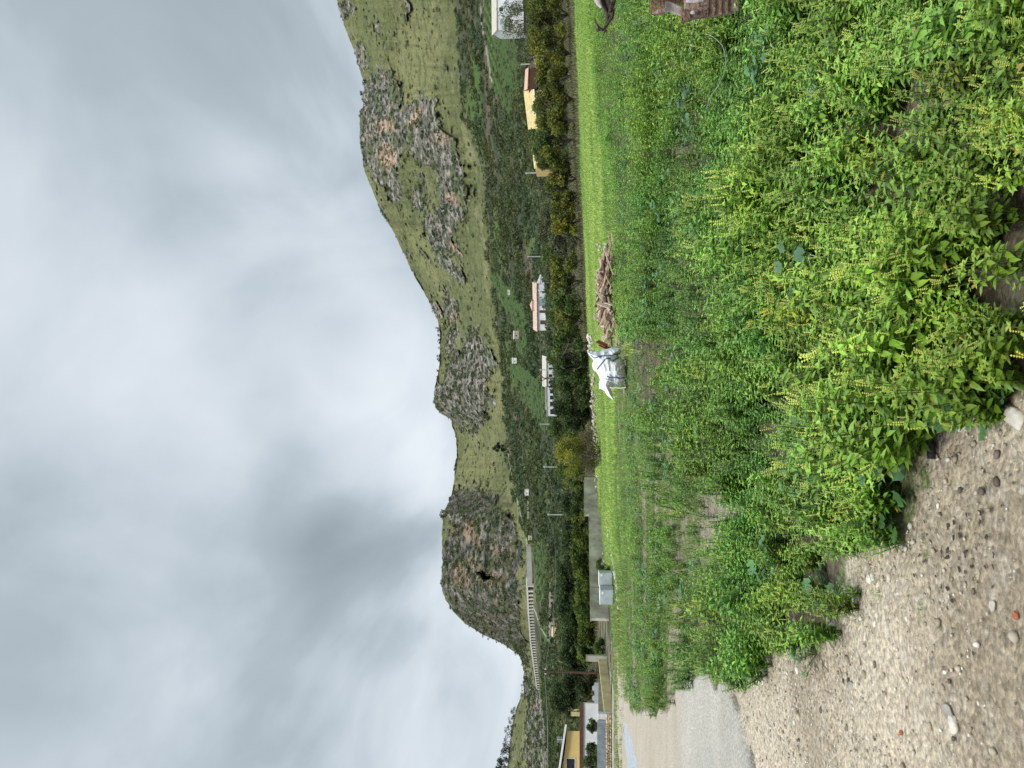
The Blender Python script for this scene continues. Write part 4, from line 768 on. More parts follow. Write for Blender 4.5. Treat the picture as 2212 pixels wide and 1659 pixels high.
# ------------------------------------------------------------------ box kit
class MB:
    def __init__(s): s.v = []; s.f = []
    def box(s, a, b):
        (x0, y0, z0), (x1, y1, z1) = a, b; n = len(s.v)
        s.v += [(x0, y0, z0), (x1, y0, z0), (x1, y1, z0), (x0, y1, z0), (x0, y0, z1), (x1, y0, z1), (x1, y1, z1), (x0, y1, z1)]
        s.f += [[n + i for i in q] for q in ((0, 3, 2, 1), (4, 5, 6, 7), (0, 1, 5, 4), (1, 2, 6, 5), (2, 3, 7, 6), (3, 0, 4, 7))]; return s
    def poly(s, pts, faces): n = len(s.v); s.v += [tuple(p) for p in pts]; s.f += [[n + i for i in q] for q in faces]; return s
    def prism(s, pts, depth):     # outline in xz extruded along y
        n = len(pts); a = [(p[0], 0, p[1]) for p in pts] + [(p[0], depth, p[1]) for p in pts]
        return s.poly(a, [list(range(n)), list(range(2 * n - 1, n - 1, -1))] + [[i, n + i, n + (i + 1) % n, (i + 1) % n] for i in range(n)])
    def tube(s, pts, r, n=6):
        v, f = limb_mesh([(pts, [r] * len(pts))]); k = len(s.v); s.v += [tuple(p) for p in v]; s.f += [[k + i for i in q] for q in f.tolist()]; return s
    def build(s, name, mt, parent=None, bevel=0):
        o = mk(name, np.array(s.v), s.f, mt, parent)
        if bevel:
            m_ = o.modifiers.new('bevel', 'BEVEL'); m_.width = bevel; m_.segments = 2
        return o
def wallrun(mb, p0, p1, z0a, z0b, z1a, z1b, th):
    d = Vector((p1[0] - p0[0], p1[1] - p0[1], 0)); n = Vector((-d.y, d.x, 0)).normalized() * th
    a = [(p0[0], p0[1], z0a), (p1[0], p1[1], z0b), (p1[0], p1[1], z1b), (p0[0], p0[1], z1a)]; b_ = [(x + n.x, y + n.y, z) for x, y, z in a]
    return mb.poly(a + b_, [[0, 1, 2, 3], [7, 6, 5, 4], [0, 4, 5, 1], [1, 5, 6, 2], [2, 6, 7, 3], [3, 7, 4, 0]])

# concrete wall in two runs
def run_wall(name, label, cat, xa, ya, Ya, topa, xb, yb, Yb, topb, mt, th=.2, coping=None):
    A0, A1, B0, B1 = P(xa, ya, Ya), P(topa, ya, Ya), P(xb, yb, Yb), P(topb, yb, Yb); root = empty(name, (A0 + B0) / 2, label, cat); o = root.location
    mb = MB(); wallrun(mb, B0 - o, A0 - o, B0.z - .4 - o.z, A0.z - .4 - o.z, B1.z - o.z, A1.z - o.z, th)
    mb.build('wall_panel', mt, root)
    nj = max(2, int((A0 - B0).length / 3.5)); dn = Vector((-(A0 - B0).y, (A0 - B0).x, 0)).normalized() * -.004
    for k in range(1, nj):
        q = (B0 - o).lerp(A0 - o, k / nj); t_ = (B1 - o).lerp(A1 - o, k / nj).z; du = (A0 - B0).normalized() * .018; mb = MB(); wallrun(mb, q - du + dn, q + du + dn, q.z - .2, q.z - .2, t_ - .01, t_ - .01, .003); mb.build('joint', M['rustedge'] if False else M['brown'], root)
    if coping:
        mb = MB(); wallrun(mb, B0 - o - Vector((0, .03, 0)), A0 - o - Vector((0, .03, 0)), B1.z - o.z, A1.z - o.z, B1.z - o.z + .05, A1.z - o.z + .05, th + .06); mb.build('coping', coping, root)
    return root
run_wall('concrete_wall', 'taller far end of the grey concrete wall beside the lone tree', 'wall', 1279.5, 1031, 74, 1262.5, 1282, 1111, 66, 1262.8, M['concrete'], coping=M['concrete'])
run_wall('concrete_wall', 'long low grey concrete wall behind the grey boxes', 'wall', 1289, 1111, 66, 1273, 1302.5, 1336, 52, 1277, M['concrete'], coping=M['concrete'])
run_wall('cream_wall', 'cream plastered garden wall left of the concrete post', 'wall', 1315, 1424, 58, 1292.5, 1331, 1541, 46, 1306, M['cream'])
run_wall('weathered_wall', 'grey weathered wall rising behind the cream wall', 'wall', 1316, 1468, 60, 1293, 1326, 1543, 47.5, 1292, M['dirtycream'])
def post(name, label, cat, x0, x1, ya, yb, Yd, mt, deep=.3):
    a = P(x1, ya, Yd); b_ = P(x0, yb, Yd); root_z = a.z; mb = MB(); w = abs(b_.x - a.x); mb.box((-w / 2, 0, -.3), (w / 2, deep, b_.z - root_z)); mb.box((-w / 2 - .02, -.02, b_.z - root_z), (w / 2 + .02, deep + .02, b_.z - root_z + .04))
    o = mb.build(name, mt); o.location = ((a.x + b_.x) / 2, Yd, root_z); return tag(o, label, cat)
post('gate_post', 'square grey concrete post at the right end of the cream wall', 'post', 1267, 1312, 1418, 1429, 59, M['concrete'])
post('white_box', 'white meter box between the cream wall and the grey sheet fence', 'box', 1293.5, 1307.5, 1542.5, 1554, 45.2, M['white'])
post('rust_post', 'short dark red rusty post at the end of the stone wall', 'post', 1316, 1332, 1545.5, 1549.5, 44.6, M['rustredge'], .1)
# corrugated sheets
def sheet(name, label, x0, x1, ya, yb, Yd, mt, pitch=.09, tooth=0):
    a = P(x1, ya, Yd); b_ = P(x0, yb, Yd); Xs = np.arange(min(a.x, b_.x), max(a.x, b_.x), pitch / 4); v = []; cx = (a.x + b_.x) / 2
    for i, X in enumerate(Xs):
        yy = .018 * math.sin(i * math.pi / 2 + .4); tp = (b_.z - a.z) + (tooth if (i // 4) % 2 else 0)
        v += [(X - cx, yy, 0), (X - cx, yy, tp), (X - cx, yy + .004, 0), (X - cx, yy + .004, tp)]
    f = []
    for i in range(len(Xs) - 1):
        k = i * 4; f += [[k, k + 4, k + 5, k + 1], [k + 2, k + 3, k + 7, k + 6], [k + 1, k + 5, k + 7, k + 3]]
    o = mk(name, np.array(v), f, mt); o.location = (cx, Yd, a.z); return o
tag(sheet('sheet_fence', '', 1290, 1309, 1555, 1770, 44.6, M['greymetal'], .12), 'blue-grey corrugated sheet fence standing on the stone wall', 'fence')
tag(sheet('sheet_fence', '', 1284, 1312, 1475, 1523, 62, M['lightmetal'], .4, .18), 'pale grey sheet with a toothed top edge behind the weathered wall', 'fence')
# stone wall
def stone_wall():
    root = empty('stone_wall', P(1334, 1600, 44.4), 'rough brown and beige stone wall below the grey sheet fence', 'wall'); o = root.location
    mb = MB(); a, b_ = P(1334, 1547, 44.5), P(1337, 1800, 44.5); mb.box((b_.x - o.x, .1, -.4), (a.x - o.x, .45, P(1309.5, 1600, 44.5).z - o.z)); mb.build('mortar_core', M['wallstone'], root)
    V = []; Fa = []; n = 0; rg = np.random.default_rng(5); zt = P(1309, 1600, 44.5).z - o.z; z = -.1
    while z < zt - .03:
        hh = rg.uniform(.09, .17); x = b_.x - o.x
        while x < a.x - o.x:
            w = rg.uniform(.12, .3); v, f = stoneform(int(rg.integers(1e6)), I2, .25, 1); v = v * [w * .53, .12, hh * .56] + [x + w / 2, .1, z + hh / 2]; V.append(v); Fa.append(f + n); n += len(v); x += w * .98
        z += hh * .95
    mk('stone_facing', np.concatenate(V), np.concatenate(Fa), M['wallstone'], root)
stone_wall()
# kerb and pavement in front of the stone wall
a, b_ = ground_at(1334, 1552), ground_at(1337, 1659)
mb = MB(); mb.box((-16, -1.2, -.3), (0, 0, .08)); o = mb.build('pavement', M['concrete']); o.location = (a.x + .3, 44.3, a.z - .02); tag(o, kind='structure')

# ------------------------------------------------------------------ houses
def window(root, mt, x, y, z, w, h, frame='white', d=.04, name='window'):
    f = MB(); t = .07; f.box((x - t, y - d, z - t), (x, y, z + h + t)); f.box((x + w, y - d, z - t), (x + w + t, y, z + h + t)); f.box((x, y - d, z + h), (x + w, y, z + h + t)); f.box((x, y - d, z - t), (x + w, y, z))
    fo = f.build(name, M[frame], root); g = MB(); g.box((x, y - d * .6, z), (x + w, y - .004, z + h)); g.build('pane', M[mt], fo); return fo
def gable(root, x0, x1, y0, y1, zw, rise, mt, over=.35, axis='x', name='roof', th=.18):
    m_ = MB(); ym = (y0 + y1) / 2; xa, xb = x0 - over, x1 + over; k = rise / ((y1 - y0) / 2); ze = zw - over * k
    for s, ye in ((0, y0 - over), (1, y1 + over)):
        pts = [(xa, ye, ze), (xb, ye, ze), (xb, ym, zw + rise), (xa, ym, zw + rise)]; pts += [(p[0], p[1], p[2] + th) for p in pts]
        m_.poly(pts, [[0, 1, 2, 3], [7, 6, 5, 4], [0, 4, 5, 1], [1, 5, 6, 2], [2, 6, 7, 3], [3, 7, 4, 0]])
    r = m_.build(name, mt, root); return r
def body(root, x0, x1, y0, y1, z0, zw, rise, mt, name='wall'):
    m_ = MB(); ym = (y0 + y1) / 2
    m_.poly([(x0, y0, z0), (x1, y0, z0), (x1, y1, z0), (x0, y1, z0), (x0, y0, zw), (x1, y0, zw), (x1, y1, zw), (x0, y1, zw), (x0, ym, zw + rise), (x1, ym, zw + rise)],
            [[0, 3, 2, 1], [0, 1, 5, 4], [2, 3, 7, 6], [1, 2, 6, 9, 5], [3, 0, 4, 8, 7], [4, 5, 9, 8], [6, 7, 8, 9]]); return m_.build(name, mt, root)
# white farmhouse
Yd = 285; pA = P(1184, 714, Yd); pB = P(1178, 618, Yd)
rt_ = empty('farmhouse', pA, 'long white farmhouse with orange tiled roof and glazed bay on the slope', 'house', rz=R(-16)); Lw = (pB - pA).length * 1.04
body(rt_, 0, Lw, 0, 8, -2, 4.0, 1.5, M['white']); rf = gable(rt_, 0, Lw, 0, 8, 4.05, 1.55, M['terracotta'])
gb = MB(); gb.box((-.4, -.42, 3.62), (Lw + .4, -.34, 3.84)); gb.build('gutter', M['brown'], rt_)
mb = MB(); mb.box((Lw * .42, 2.5, 5), (Lw * .62, 5.5, 6.0)); mb.poly([(Lw * .40, 2.3, 6), (Lw * .64, 2.3, 6), (Lw * .64, 5.7, 6), (Lw * .40, 5.7, 6), (Lw * .52, 4, 6.9)], [[0, 1, 4], [1, 2, 4], [2, 3, 4], [3, 0, 4]]); mb.build('roof_turret', M['terracotta'], rt_)
window(rt_, 'glass', Lw * .53, 0, .9, Lw * .15, 2.3); window(rt_, 'brown', Lw * .39, 0, .6, .9, 2.4, 'brown', name='door'); window(rt_, 'brown', Lw * .14, 0, .5, 1.4, 2.3, 'brown', name='door')
mb = MB(); mb.box((Lw * .04, -2.0, -2.5), (Lw * 1.05, -.01, .35)); tr_ = mb.build('terrace', M['lightmetal'], rt_); mb = MB(); mb.box((Lw * .04, -2.1, -3.2), (Lw * 1.05, -2.01, -.6)); mb.build('terrace_base', M['terracotta'], rt_)
# porch on the right gable
mb = MB(); mb.box((Lw + .02, .5, -2), (Lw + 3.4, 6, 2.6)); mb.poly([(Lw + .02, .3, 2.62), (Lw + 3.7, .3, 2.62), (Lw + 3.7, 6.2, 2.62), (Lw + .02, 6.2, 2.62), (Lw + .02, .3, 4.1), (Lw + .02, 6.2, 4.1)], [[0, 1, 4], [1, 2, 5, 4], [2, 3, 5], [3, 0, 4, 5]]); mb.build('porch', M['white'], rt_)
window(rt_, 'dark', Lw + 1.4, .5, -.2, 1.7, 2.0); mb = MB(); mb.box((Lw * .88, -1.9, .36), (Lw * .88 + .45, -1.4, 3.4)); mb.build('porch_pillar', M['white'], rt_); mb = MB(); mb.box((Lw + 2.9, -.6, -2.4), (Lw + 3.5, -.1, 2.6)); mb.build('porch_pillar', M['white'], rt_)
# white hall
Yd = 250; pA = P(1196, 835, Yd); pB = P(1193, 772, Yd)
rt_ = empty('white_hall', pA, 'white hall with pale roof and dark openings behind the dark trees', 'building', rz=R(-8)); Lw = (pB - pA).length
body(rt_, 0, Lw, 0, 7, -2, 2.3, 1.3, M['white']); gable(rt_, 0, Lw, 0, 7, 2.35, 1.35, M['stone'])
for k in range(4): window(rt_, 'dark', Lw * (.1 + .23 * k), 0, .4, .9, 1.2, name='window')
mb = MB(); mb.tube([(Lw * .28, -.5, -1), (Lw * .3, -.5, 3.2), (Lw * .4, -.4, 4.2)], .18); mb.tube([(Lw * .30, -.5, 2.2), (Lw * .2, -.5, 3.9)], .12); mb.build('roof_frame', M['brown'], rt_)
pA = P(1198, 883, Yd); pB = P(1196, 836, Yd)
rt_ = empty('white_wing', pA, 'long low white wing with flat roof left of the white hall', 'building', rz=R(-10)); Lw = (pB - pA).length
mb = MB(); mb.box((0, 0, -2), (Lw, 5, 2.6)); mb.build('wall', M['white'], rt_); mb = MB(); mb.box((-.3, -.3, 2.62), (Lw + .1, 5.2, 2.95)); mb.build('roof', M['stone'], rt_)
for k in range(3): window(rt_, 'dark', Lw * (.15 + .28 * k), 0, .3, 1.3, 1.2)
pA = P(1200, 899, Yd - 4); rt_ = empty('white_shed', pA, 'small white shed with a dark open front at the left end of the white buildings', 'shed')
mb = MB(); mb.box((0, 0, -2), (2.9, 3, 2.6)); mb.build('wall', M['white'], rt_); mb = MB(); mb.box((-.2, -.2, 2.62), (3.1, 3.2, 2.85)); mb.build('roof', M['stone'], rt_); window(rt_, 'dark', .6, 0, .1, 1.6, 1.6)
# ochre house
Yd = 170; q0 = P(1166, 363, Yd); q1 = P(1160, 193, Yd)
rt_ = empty('ochre_house', q0, 'long ochre house with mono-pitch roof, white gutters and round dish behind the orchard row', 'house', rz=R(0)); Lw = q1.x - q0.x
mb = MB(); mb.box((0, .6, -3), (Lw, 7, 1.0)); mb.build('wall', M['yellow'], rt_)
def slab(pts, th, mt, parent, name):
    m_ = MB(); n = len(pts); m_.poly(list(pts) + [(x, y, z + th) for x, y, z in pts], [list(range(n))[::-1], list(range(n, 2 * n))] + [[i, (i + 1) % n, n + (i + 1) % n, n + i] for i in range(n)]); return m_.build(name, mt, parent)
def rel(x, y, Y): p = P(x, y, Y); return tuple(p - q0)
s1 = slab([rel(1161, 277, Yd), rel(1153, 193, Yd), rel(1132, 197, Yd + 9), rel(1142, 280, Yd + 9)], .12, M['ochre'], rt_, 'roof')
mb = MB(); a1, a2 = rel(1161.5, 277, Yd - .1), rel(1153.5, 193, Yd - .1); mb.tube([a1, a2], .16); mb.build('gutter', M['white'], rt_)
s2 = slab([rel(1166, 366, Yd), rel(1160, 282, Yd), rel(1146, 284, Yd + 8), rel(1155, 364, Yd + 8)], .12, M['ochre'], rt_, 'roof')
s3 = slab([rel(1140, 192, Yd + 1), rel(1142, 146, Yd + 1), rel(1136, 150, Yd + 6), rel(1133, 196, Yd + 6)], .12, M['pinkroof'], rt_, 'roof')
mb = MB(); a, b_ = Vector(rel(1141.5, 192, Yd + 1.2)), Vector(rel(1143, 148, Yd + 1.2)); mb.box((a.x, a.y, a.z - 1.9), (b_.x, a.y + 7, a.z)); mb.build('wall', M['brown'], rt_)
s4 = slab([rel(1158, 146, Yd - 1), rel(1150, 116, Yd - 1), rel(1142, 118, Yd + 5), rel(1146, 146, Yd + 5)], .15, M['brown'], rt_, 'roof')
mb = MB(); mb.tube([rel(1159, 147, Yd - 1.1), rel(1151, 115, Yd - 1.1)], .13); mb.build('gutter', M['white'], rt_)
mb = MB(); a = Vector(rel(1170, 262, Yd - 2)); b_ = Vector(rel(1156, 205, Yd - 2)); mb.box((a.x, a.y, a.z - 1), (b_.x, a.y + 2.3, b_.z - .2)); mb.build('wall', M['ochre'], rt_)
window(rt_, 'glass', b_.x - 2.6, a.y, a.z + .1, 1.0, .8)
v, f = I2; v = v * [.42, .12, .42] + np.array(rel(1144, 241, Yd + 3)); mk('satellite_dish', v, f, M['white'], rt_, smooth=True)
# white house at the right edge
Yd = 240; q0 = P(1090, 64, Yd); rt_ = empty('white_house', q0, 'white two storey house cut off at the right edge behind grey olive trees', 'house', rz=R(-5))
body(rt_, 0, 15, 0, 8, -6, 2.4, 1.8, M['white']); gable(rt_, 0, 15, 0, 8, 2.45, 1.85, M['stone'], .25); window(rt_, 'glass', 1.6, 0, .4, 1.5, 1.0); window(rt_, 'dark', 5.5, 0, .4, 1.3, 1.2)
mb = MB(); mb.box((5.2, -3, -6), (15, -.01, -.6)); mb.build('annex', M['white'], rt_)
# yellow house at the left edge
Yd = 68; q0 = P(1256, 1579, Yd); rt_ = empty('yellow_house', q0, 'yellow rendered house with white sloping fascia and dark window at the left edge', 'house')
rr_ = lambda x, y, Y=Yd: tuple(P(x, y, Y) - q0); w0 = rr_(1225.5, 1579); w1 = rr_(1212, 1700)
mb = MB(); zb = -1.2; mb.poly([(w1[0], 0, zb), (0, 0, zb), (w0[0], 0, w0[2]), (w1[0], 0, w1[2]), (w1[0] - 4, 8, zb), (-4.6, 8, zb), (-4.6, 8, w0[2]), (w1[0] - 4, 8, w1[2])], [[0, 1, 2, 3], [7, 6, 5, 4], [0, 4, 5, 1], [1, 5, 6, 2], [2, 6, 7, 3], [3, 7, 4, 0]]); mb.build('wall', M['yellow'], rt_)
a1 = rr_(1224.5, 1565, Yd - .5); a2 = rr_(1204.5, 1700, Yd - .5)
slab([a1, (a1[0] - 4.4, 8.4, a1[2]), (a2[0] - 4.4, 8.4, a2[2]), a2], .17, M['white'], rt_, 'roof')
w_a = rr_(1241.5, 1690); w_b = rr_(1224, 1638); window(rt_, 'dark', w_a[0], 0, w_a[2], w_b[0] - w_a[0], w_b[2] - w_a[2], 'white', .05)
mb = MB(); b0 = rr_(1216, 1598, Yd + 3); mb.tube([b0, (b0[0], b0[1], b0[2] + .55)], .02)
for k in range(4): mb.tube([(b0[0] - .3, b0[1], b0[2] + .15 + k * .12), (b0[0] + .3, b0[1], b0[2] + .15 + k * .12)], .012)
mb.build('antenna', M['lightmetal'], rt_)
# white boundary wall and dark red beam in front of the house
a, b_ = P(1288, 1520, 62), P(1288, 1760, 62); rt_ = empty('boundary_wall', a, 'white painted boundary wall with a dark red rail on top below the yellow house', 'wall'); zt = P(1260, 1540, 62).z - a.z
mb = MB(); mb.box((b_.x - a.x, 0, -.5), (0, .2, zt)); mb.build('wall_panel', M['white'], rt_); mb = MB(); mb.box((b_.x - a.x, -.12, zt + .003), (.1, .12, zt + .30)); mb.build('rail', M['brown'], rt_)
for k, (x0, x1, ya, yb) in enumerate([(1224, 1248, 1528, 1535), (1234, 1250, 1538, 1547)]):
    post('garden_pillar', ['tall cream pillar between the yellow house and the dark trees', 'shorter peach coloured pillar beside the tall cream one'][k], 'pillar', x0, x1, ya, yb, 88, M['cream'])
# far small buildings
def hut(name, label, cat, x, y, wpx, hpx, Yd, mt, roof='stone', rise=.25):
    p = P(x, y + wpx / 2, Yd); s = Yd / F; rt_ = empty(name, p, label, cat); w, h = wpx * s, hpx * s
    body(rt_, 0, w, 0, w * .8, -.6, h * .75, h * rise, M[mt]); gable(rt_, 0, w, 0, w * .8, h * .77, h * rise, M[roof], .15); window(rt_, 'dark', w * .3, 0, h * .15, w * .15, h * .35, mt); return rt_
hut('stone_hut', 'grey roofless looking stone hut on the field above the farmhouse', 'hut', 1119, 723, 17, 10, 470, 'ruin')
hut('field_house', 'small white house with a darker side above the white hall', 'house', 1114, 779, 12, 8, 500, 'white')
hut('field_shed', 'tiny white shed in the dark vineyard right of the stone hut', 'shed', 1101, 631, 11, 4, 560, 'white')
hut('roadside_house', 'small cream house below the saddle beside the thin road', 'house', 1140, 1064, 13, 6, 480, 'white')
hut('roadside_hut', 'tiny pinkish hut on the thin road near the viaduct', 'hut', 1147, 1162, 9, 5, 480, 'ruin')
hut('hilltop_house', 'pale house on the skyline above the far end of the viaduct', 'house', 1131, 1490, 15, 7, 1300, 'white')
# ruins
def ruin(name, label, x, y, wpx, hpx, Yd, nwin, seed):
    x -= 4; hpx += 2
    rg = np.random.default_rng(seed); s = Yd / F; p = P(x, y + wpx / 2, Yd); rt_ = empty(name, p, label, 'ruin'); w = wpx * s; h = hpx * s; m_ = MB(); n = nwin * 2 + 1
    for k in range(n):
        x0, x1 = w * k / n, w * (k + 1) / n; hh = h * rg.uniform(.8, 1.05)
        if k % 2 == 0: m_.box((x0, 0, -2), (x1, .8, hh))
        else: m_.box((x0, .003, -2), (x1, .8, h * .35)); m_.box((x0, .003, h * .68), (x1, .8, hh * .97))
    m_.build('wall', M['ruin'], rt_); m_ = MB(); m_.box((.3, 6, -2), (w - .3, 6.6, h * .8)); m_.build('dark_backing', M['dark'], rt_); return rt_  # near-black sheet behind stands in for shade in the empty windows
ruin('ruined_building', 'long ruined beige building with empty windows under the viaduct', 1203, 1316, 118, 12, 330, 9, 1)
ruin('ruined_wall', 'low crumbling grey wall left of the long ruined building', 1222, 1422, 56, 10, 300, 6, 2)
hut('ruin_house', 'peach coloured house end at the left end of the ruined building', 'house', 1206, 1366, 20, 14, 326, 'cream', 'terracotta')
# viaduct / rock gallery
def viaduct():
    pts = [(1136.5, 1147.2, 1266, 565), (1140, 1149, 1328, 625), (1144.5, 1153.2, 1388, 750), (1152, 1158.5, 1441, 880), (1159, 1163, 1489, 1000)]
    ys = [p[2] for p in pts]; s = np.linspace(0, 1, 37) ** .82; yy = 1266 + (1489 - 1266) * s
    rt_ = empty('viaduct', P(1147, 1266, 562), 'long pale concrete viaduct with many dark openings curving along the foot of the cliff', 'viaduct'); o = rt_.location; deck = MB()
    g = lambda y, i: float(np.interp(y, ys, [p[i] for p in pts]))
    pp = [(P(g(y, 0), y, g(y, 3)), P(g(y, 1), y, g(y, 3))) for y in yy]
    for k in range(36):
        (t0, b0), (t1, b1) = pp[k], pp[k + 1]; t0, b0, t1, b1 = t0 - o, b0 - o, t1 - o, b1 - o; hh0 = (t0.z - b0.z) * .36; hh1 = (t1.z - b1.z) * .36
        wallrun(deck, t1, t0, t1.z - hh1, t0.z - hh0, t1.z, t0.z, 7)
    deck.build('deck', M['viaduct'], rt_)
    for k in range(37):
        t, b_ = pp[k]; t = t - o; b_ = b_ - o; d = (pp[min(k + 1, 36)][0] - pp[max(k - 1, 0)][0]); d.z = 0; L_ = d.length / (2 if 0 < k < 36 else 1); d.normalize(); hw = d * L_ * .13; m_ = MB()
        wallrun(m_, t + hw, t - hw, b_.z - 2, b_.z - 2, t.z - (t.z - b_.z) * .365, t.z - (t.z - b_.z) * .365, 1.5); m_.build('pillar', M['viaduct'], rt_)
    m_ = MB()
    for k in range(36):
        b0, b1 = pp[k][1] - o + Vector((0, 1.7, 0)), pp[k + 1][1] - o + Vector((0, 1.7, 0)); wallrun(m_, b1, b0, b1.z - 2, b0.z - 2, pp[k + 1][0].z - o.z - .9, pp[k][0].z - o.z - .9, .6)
    m_.build('dark_backing', M['dark'], rt_)  # dark sheet added behind the pillars as the shade of the openings
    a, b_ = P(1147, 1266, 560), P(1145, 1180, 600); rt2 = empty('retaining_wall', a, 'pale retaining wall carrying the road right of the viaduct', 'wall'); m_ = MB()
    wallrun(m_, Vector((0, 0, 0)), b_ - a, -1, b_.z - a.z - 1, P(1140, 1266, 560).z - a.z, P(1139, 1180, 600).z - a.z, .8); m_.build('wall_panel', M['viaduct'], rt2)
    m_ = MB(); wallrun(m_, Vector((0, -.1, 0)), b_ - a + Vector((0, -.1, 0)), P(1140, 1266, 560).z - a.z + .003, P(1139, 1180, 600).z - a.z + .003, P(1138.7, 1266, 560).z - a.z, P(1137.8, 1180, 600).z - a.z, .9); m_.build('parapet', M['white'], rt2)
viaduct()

# ------------------------------------------------------------------ poles and wires
POLES = [(1139, 1173, 554, 250, 'tall bright pole right of the farmhouse', 'pole'), (1148, 1166, 511, 330, 'small grey pole far behind, right of the tall bright one', 'pole'), (1165.5, 1195, 916, 250, 'grey pole just left of the white shed', 'pole'), (1173, 1222, 1009, 200, 'slim pole behind the lone yellow-green tree', 'pole'),
         (1182, 1217, 1112, 200, 'slim pole above the tall end of the concrete wall', 'pole'), (1165, 1206, 799, 240, 'pole standing in front of the white hall', 'pole'), (1124, 1150, 138, 190, 'thin pole behind the dark end of the ochre roof', 'pole'), (1134, 1166, 373, 190, 'thin pole at the left end of the ochre house', 'pole'), (1171, 1295, 1454, 72, 'tall dark brown wooden pole behind the cream wall', 'woodpole')]
tops = []
for k, (x0, x1, y, Yd, lb, mt_) in enumerate(POLES):
    a, b_ = P(x1 + 4, y, Yd), P(x0, y, Yd); rt_ = empty('utility_pole', a, lb, 'utility pole', 'utility poles across the valley'); h = b_.z - a.z; r = .16 if Yd > 100 else .11
    v, f = limb_mesh([([(0, 0, -.5), (0, 0, h * .5), (0, 0, h)], [r * 1.2, r, r * .75])]); mk('shaft', v, f, M[mt_], rt_, smooth=True)
    m_ = MB(); m_.box((-.28, -.05, h - .5), (.28, .05, h - .4)); m_.build('crossarm', M[mt_], rt_); m_ = MB()
    for q in (-.22, .22): m_.tube([(q, 0, h - .4), (q, 0, h - .2)], .04)
    m_.build('insulators', M['white'], rt_); tops.append(b_ - Vector((0, 0, .25)))
def wire(a, b_, sag, lb, r=.03):
    pts = [a.lerp(b_, t) - Vector((0, 0, sag * 4 * t * (1 - t))) for t in np.linspace(0, 1, 13)]; v, f = limb_mesh([([tuple(p - a) for p in pts], [r] * 13)]); o = mk('power_line', v, f, M['wire']); o.location = a; tag(o, lb, 'power line')
for (i, j, lb) in [(5, 2, 'power line from the pole at the white hall to the pole left of the shed'), (2, 3, 'power line from the shed pole to the pole behind the lone tree'), (3, 4, 'power line between the two slim poles above the hedge'), (4, 8, 'power line from the slim pole to the dark brown pole'), (0, 5, 'power line passing over the farmhouse to the white hall'), (1, 0, 'power line between the small grey pole and the tall bright one'), (7, 1, 'power line from the ochre house pole towards the small grey pole')]:
    wire(tops[i], tops[j], 1.5, lb, .035 if max(tops[i].y, tops[j].y) > 100 else .02)
wire(tops[8], P(1176, 1800, 75), .3, 'power line running out to the left edge from the brown pole', .02)

# ------------------------------------------------------------------ grey boxes
def greybox(x0, x1, ya, yb, Yd, lb, rz):
    a = P(x1, (ya + yb) / 2, Yd); s = Yd / F; w, h = (yb - ya) * s, (x1 - x0) * s; rt_ = empty('storage_box', a, lb, 'box', 'grey boxes by the concrete wall', rz)
    mb = MB(); mb.box((-w / 2, -w / 2, .03), (w / 2, w / 2, h * .93)); mb.build('shell', M['boxgrey'], rt_, .05)
    mb = MB(); mb.box((-w / 2 - .015, -w / 2 - .015, h * .933), (w / 2 + .015, w / 2 + .015, h)); mb.build('lid', M['tape'], rt_, .02)
    mb = MB(); mb.box((w * .22, -w / 2 - .012, h * .74), (w * .38, -w / 2 - .003, h * .88)); mb.build('sticker', M['tape'], rt_)
    for q in (-1, 1): mb = MB(); mb.box((-w * .4, q * w * .35 - .04, -.06), (w * .4, q * w * .35 + .04, .028)); mb.build('skid', M['brown'], rt_)
greybox(1293.5, 1324, 1235, 1263, 41, 'right one of the two grey plastic boxes', R(3)); greybox(1295.5, 1326, 1266, 1300, 40.6, 'left one of the two grey plastic boxes, with a scratched front', R(-12))

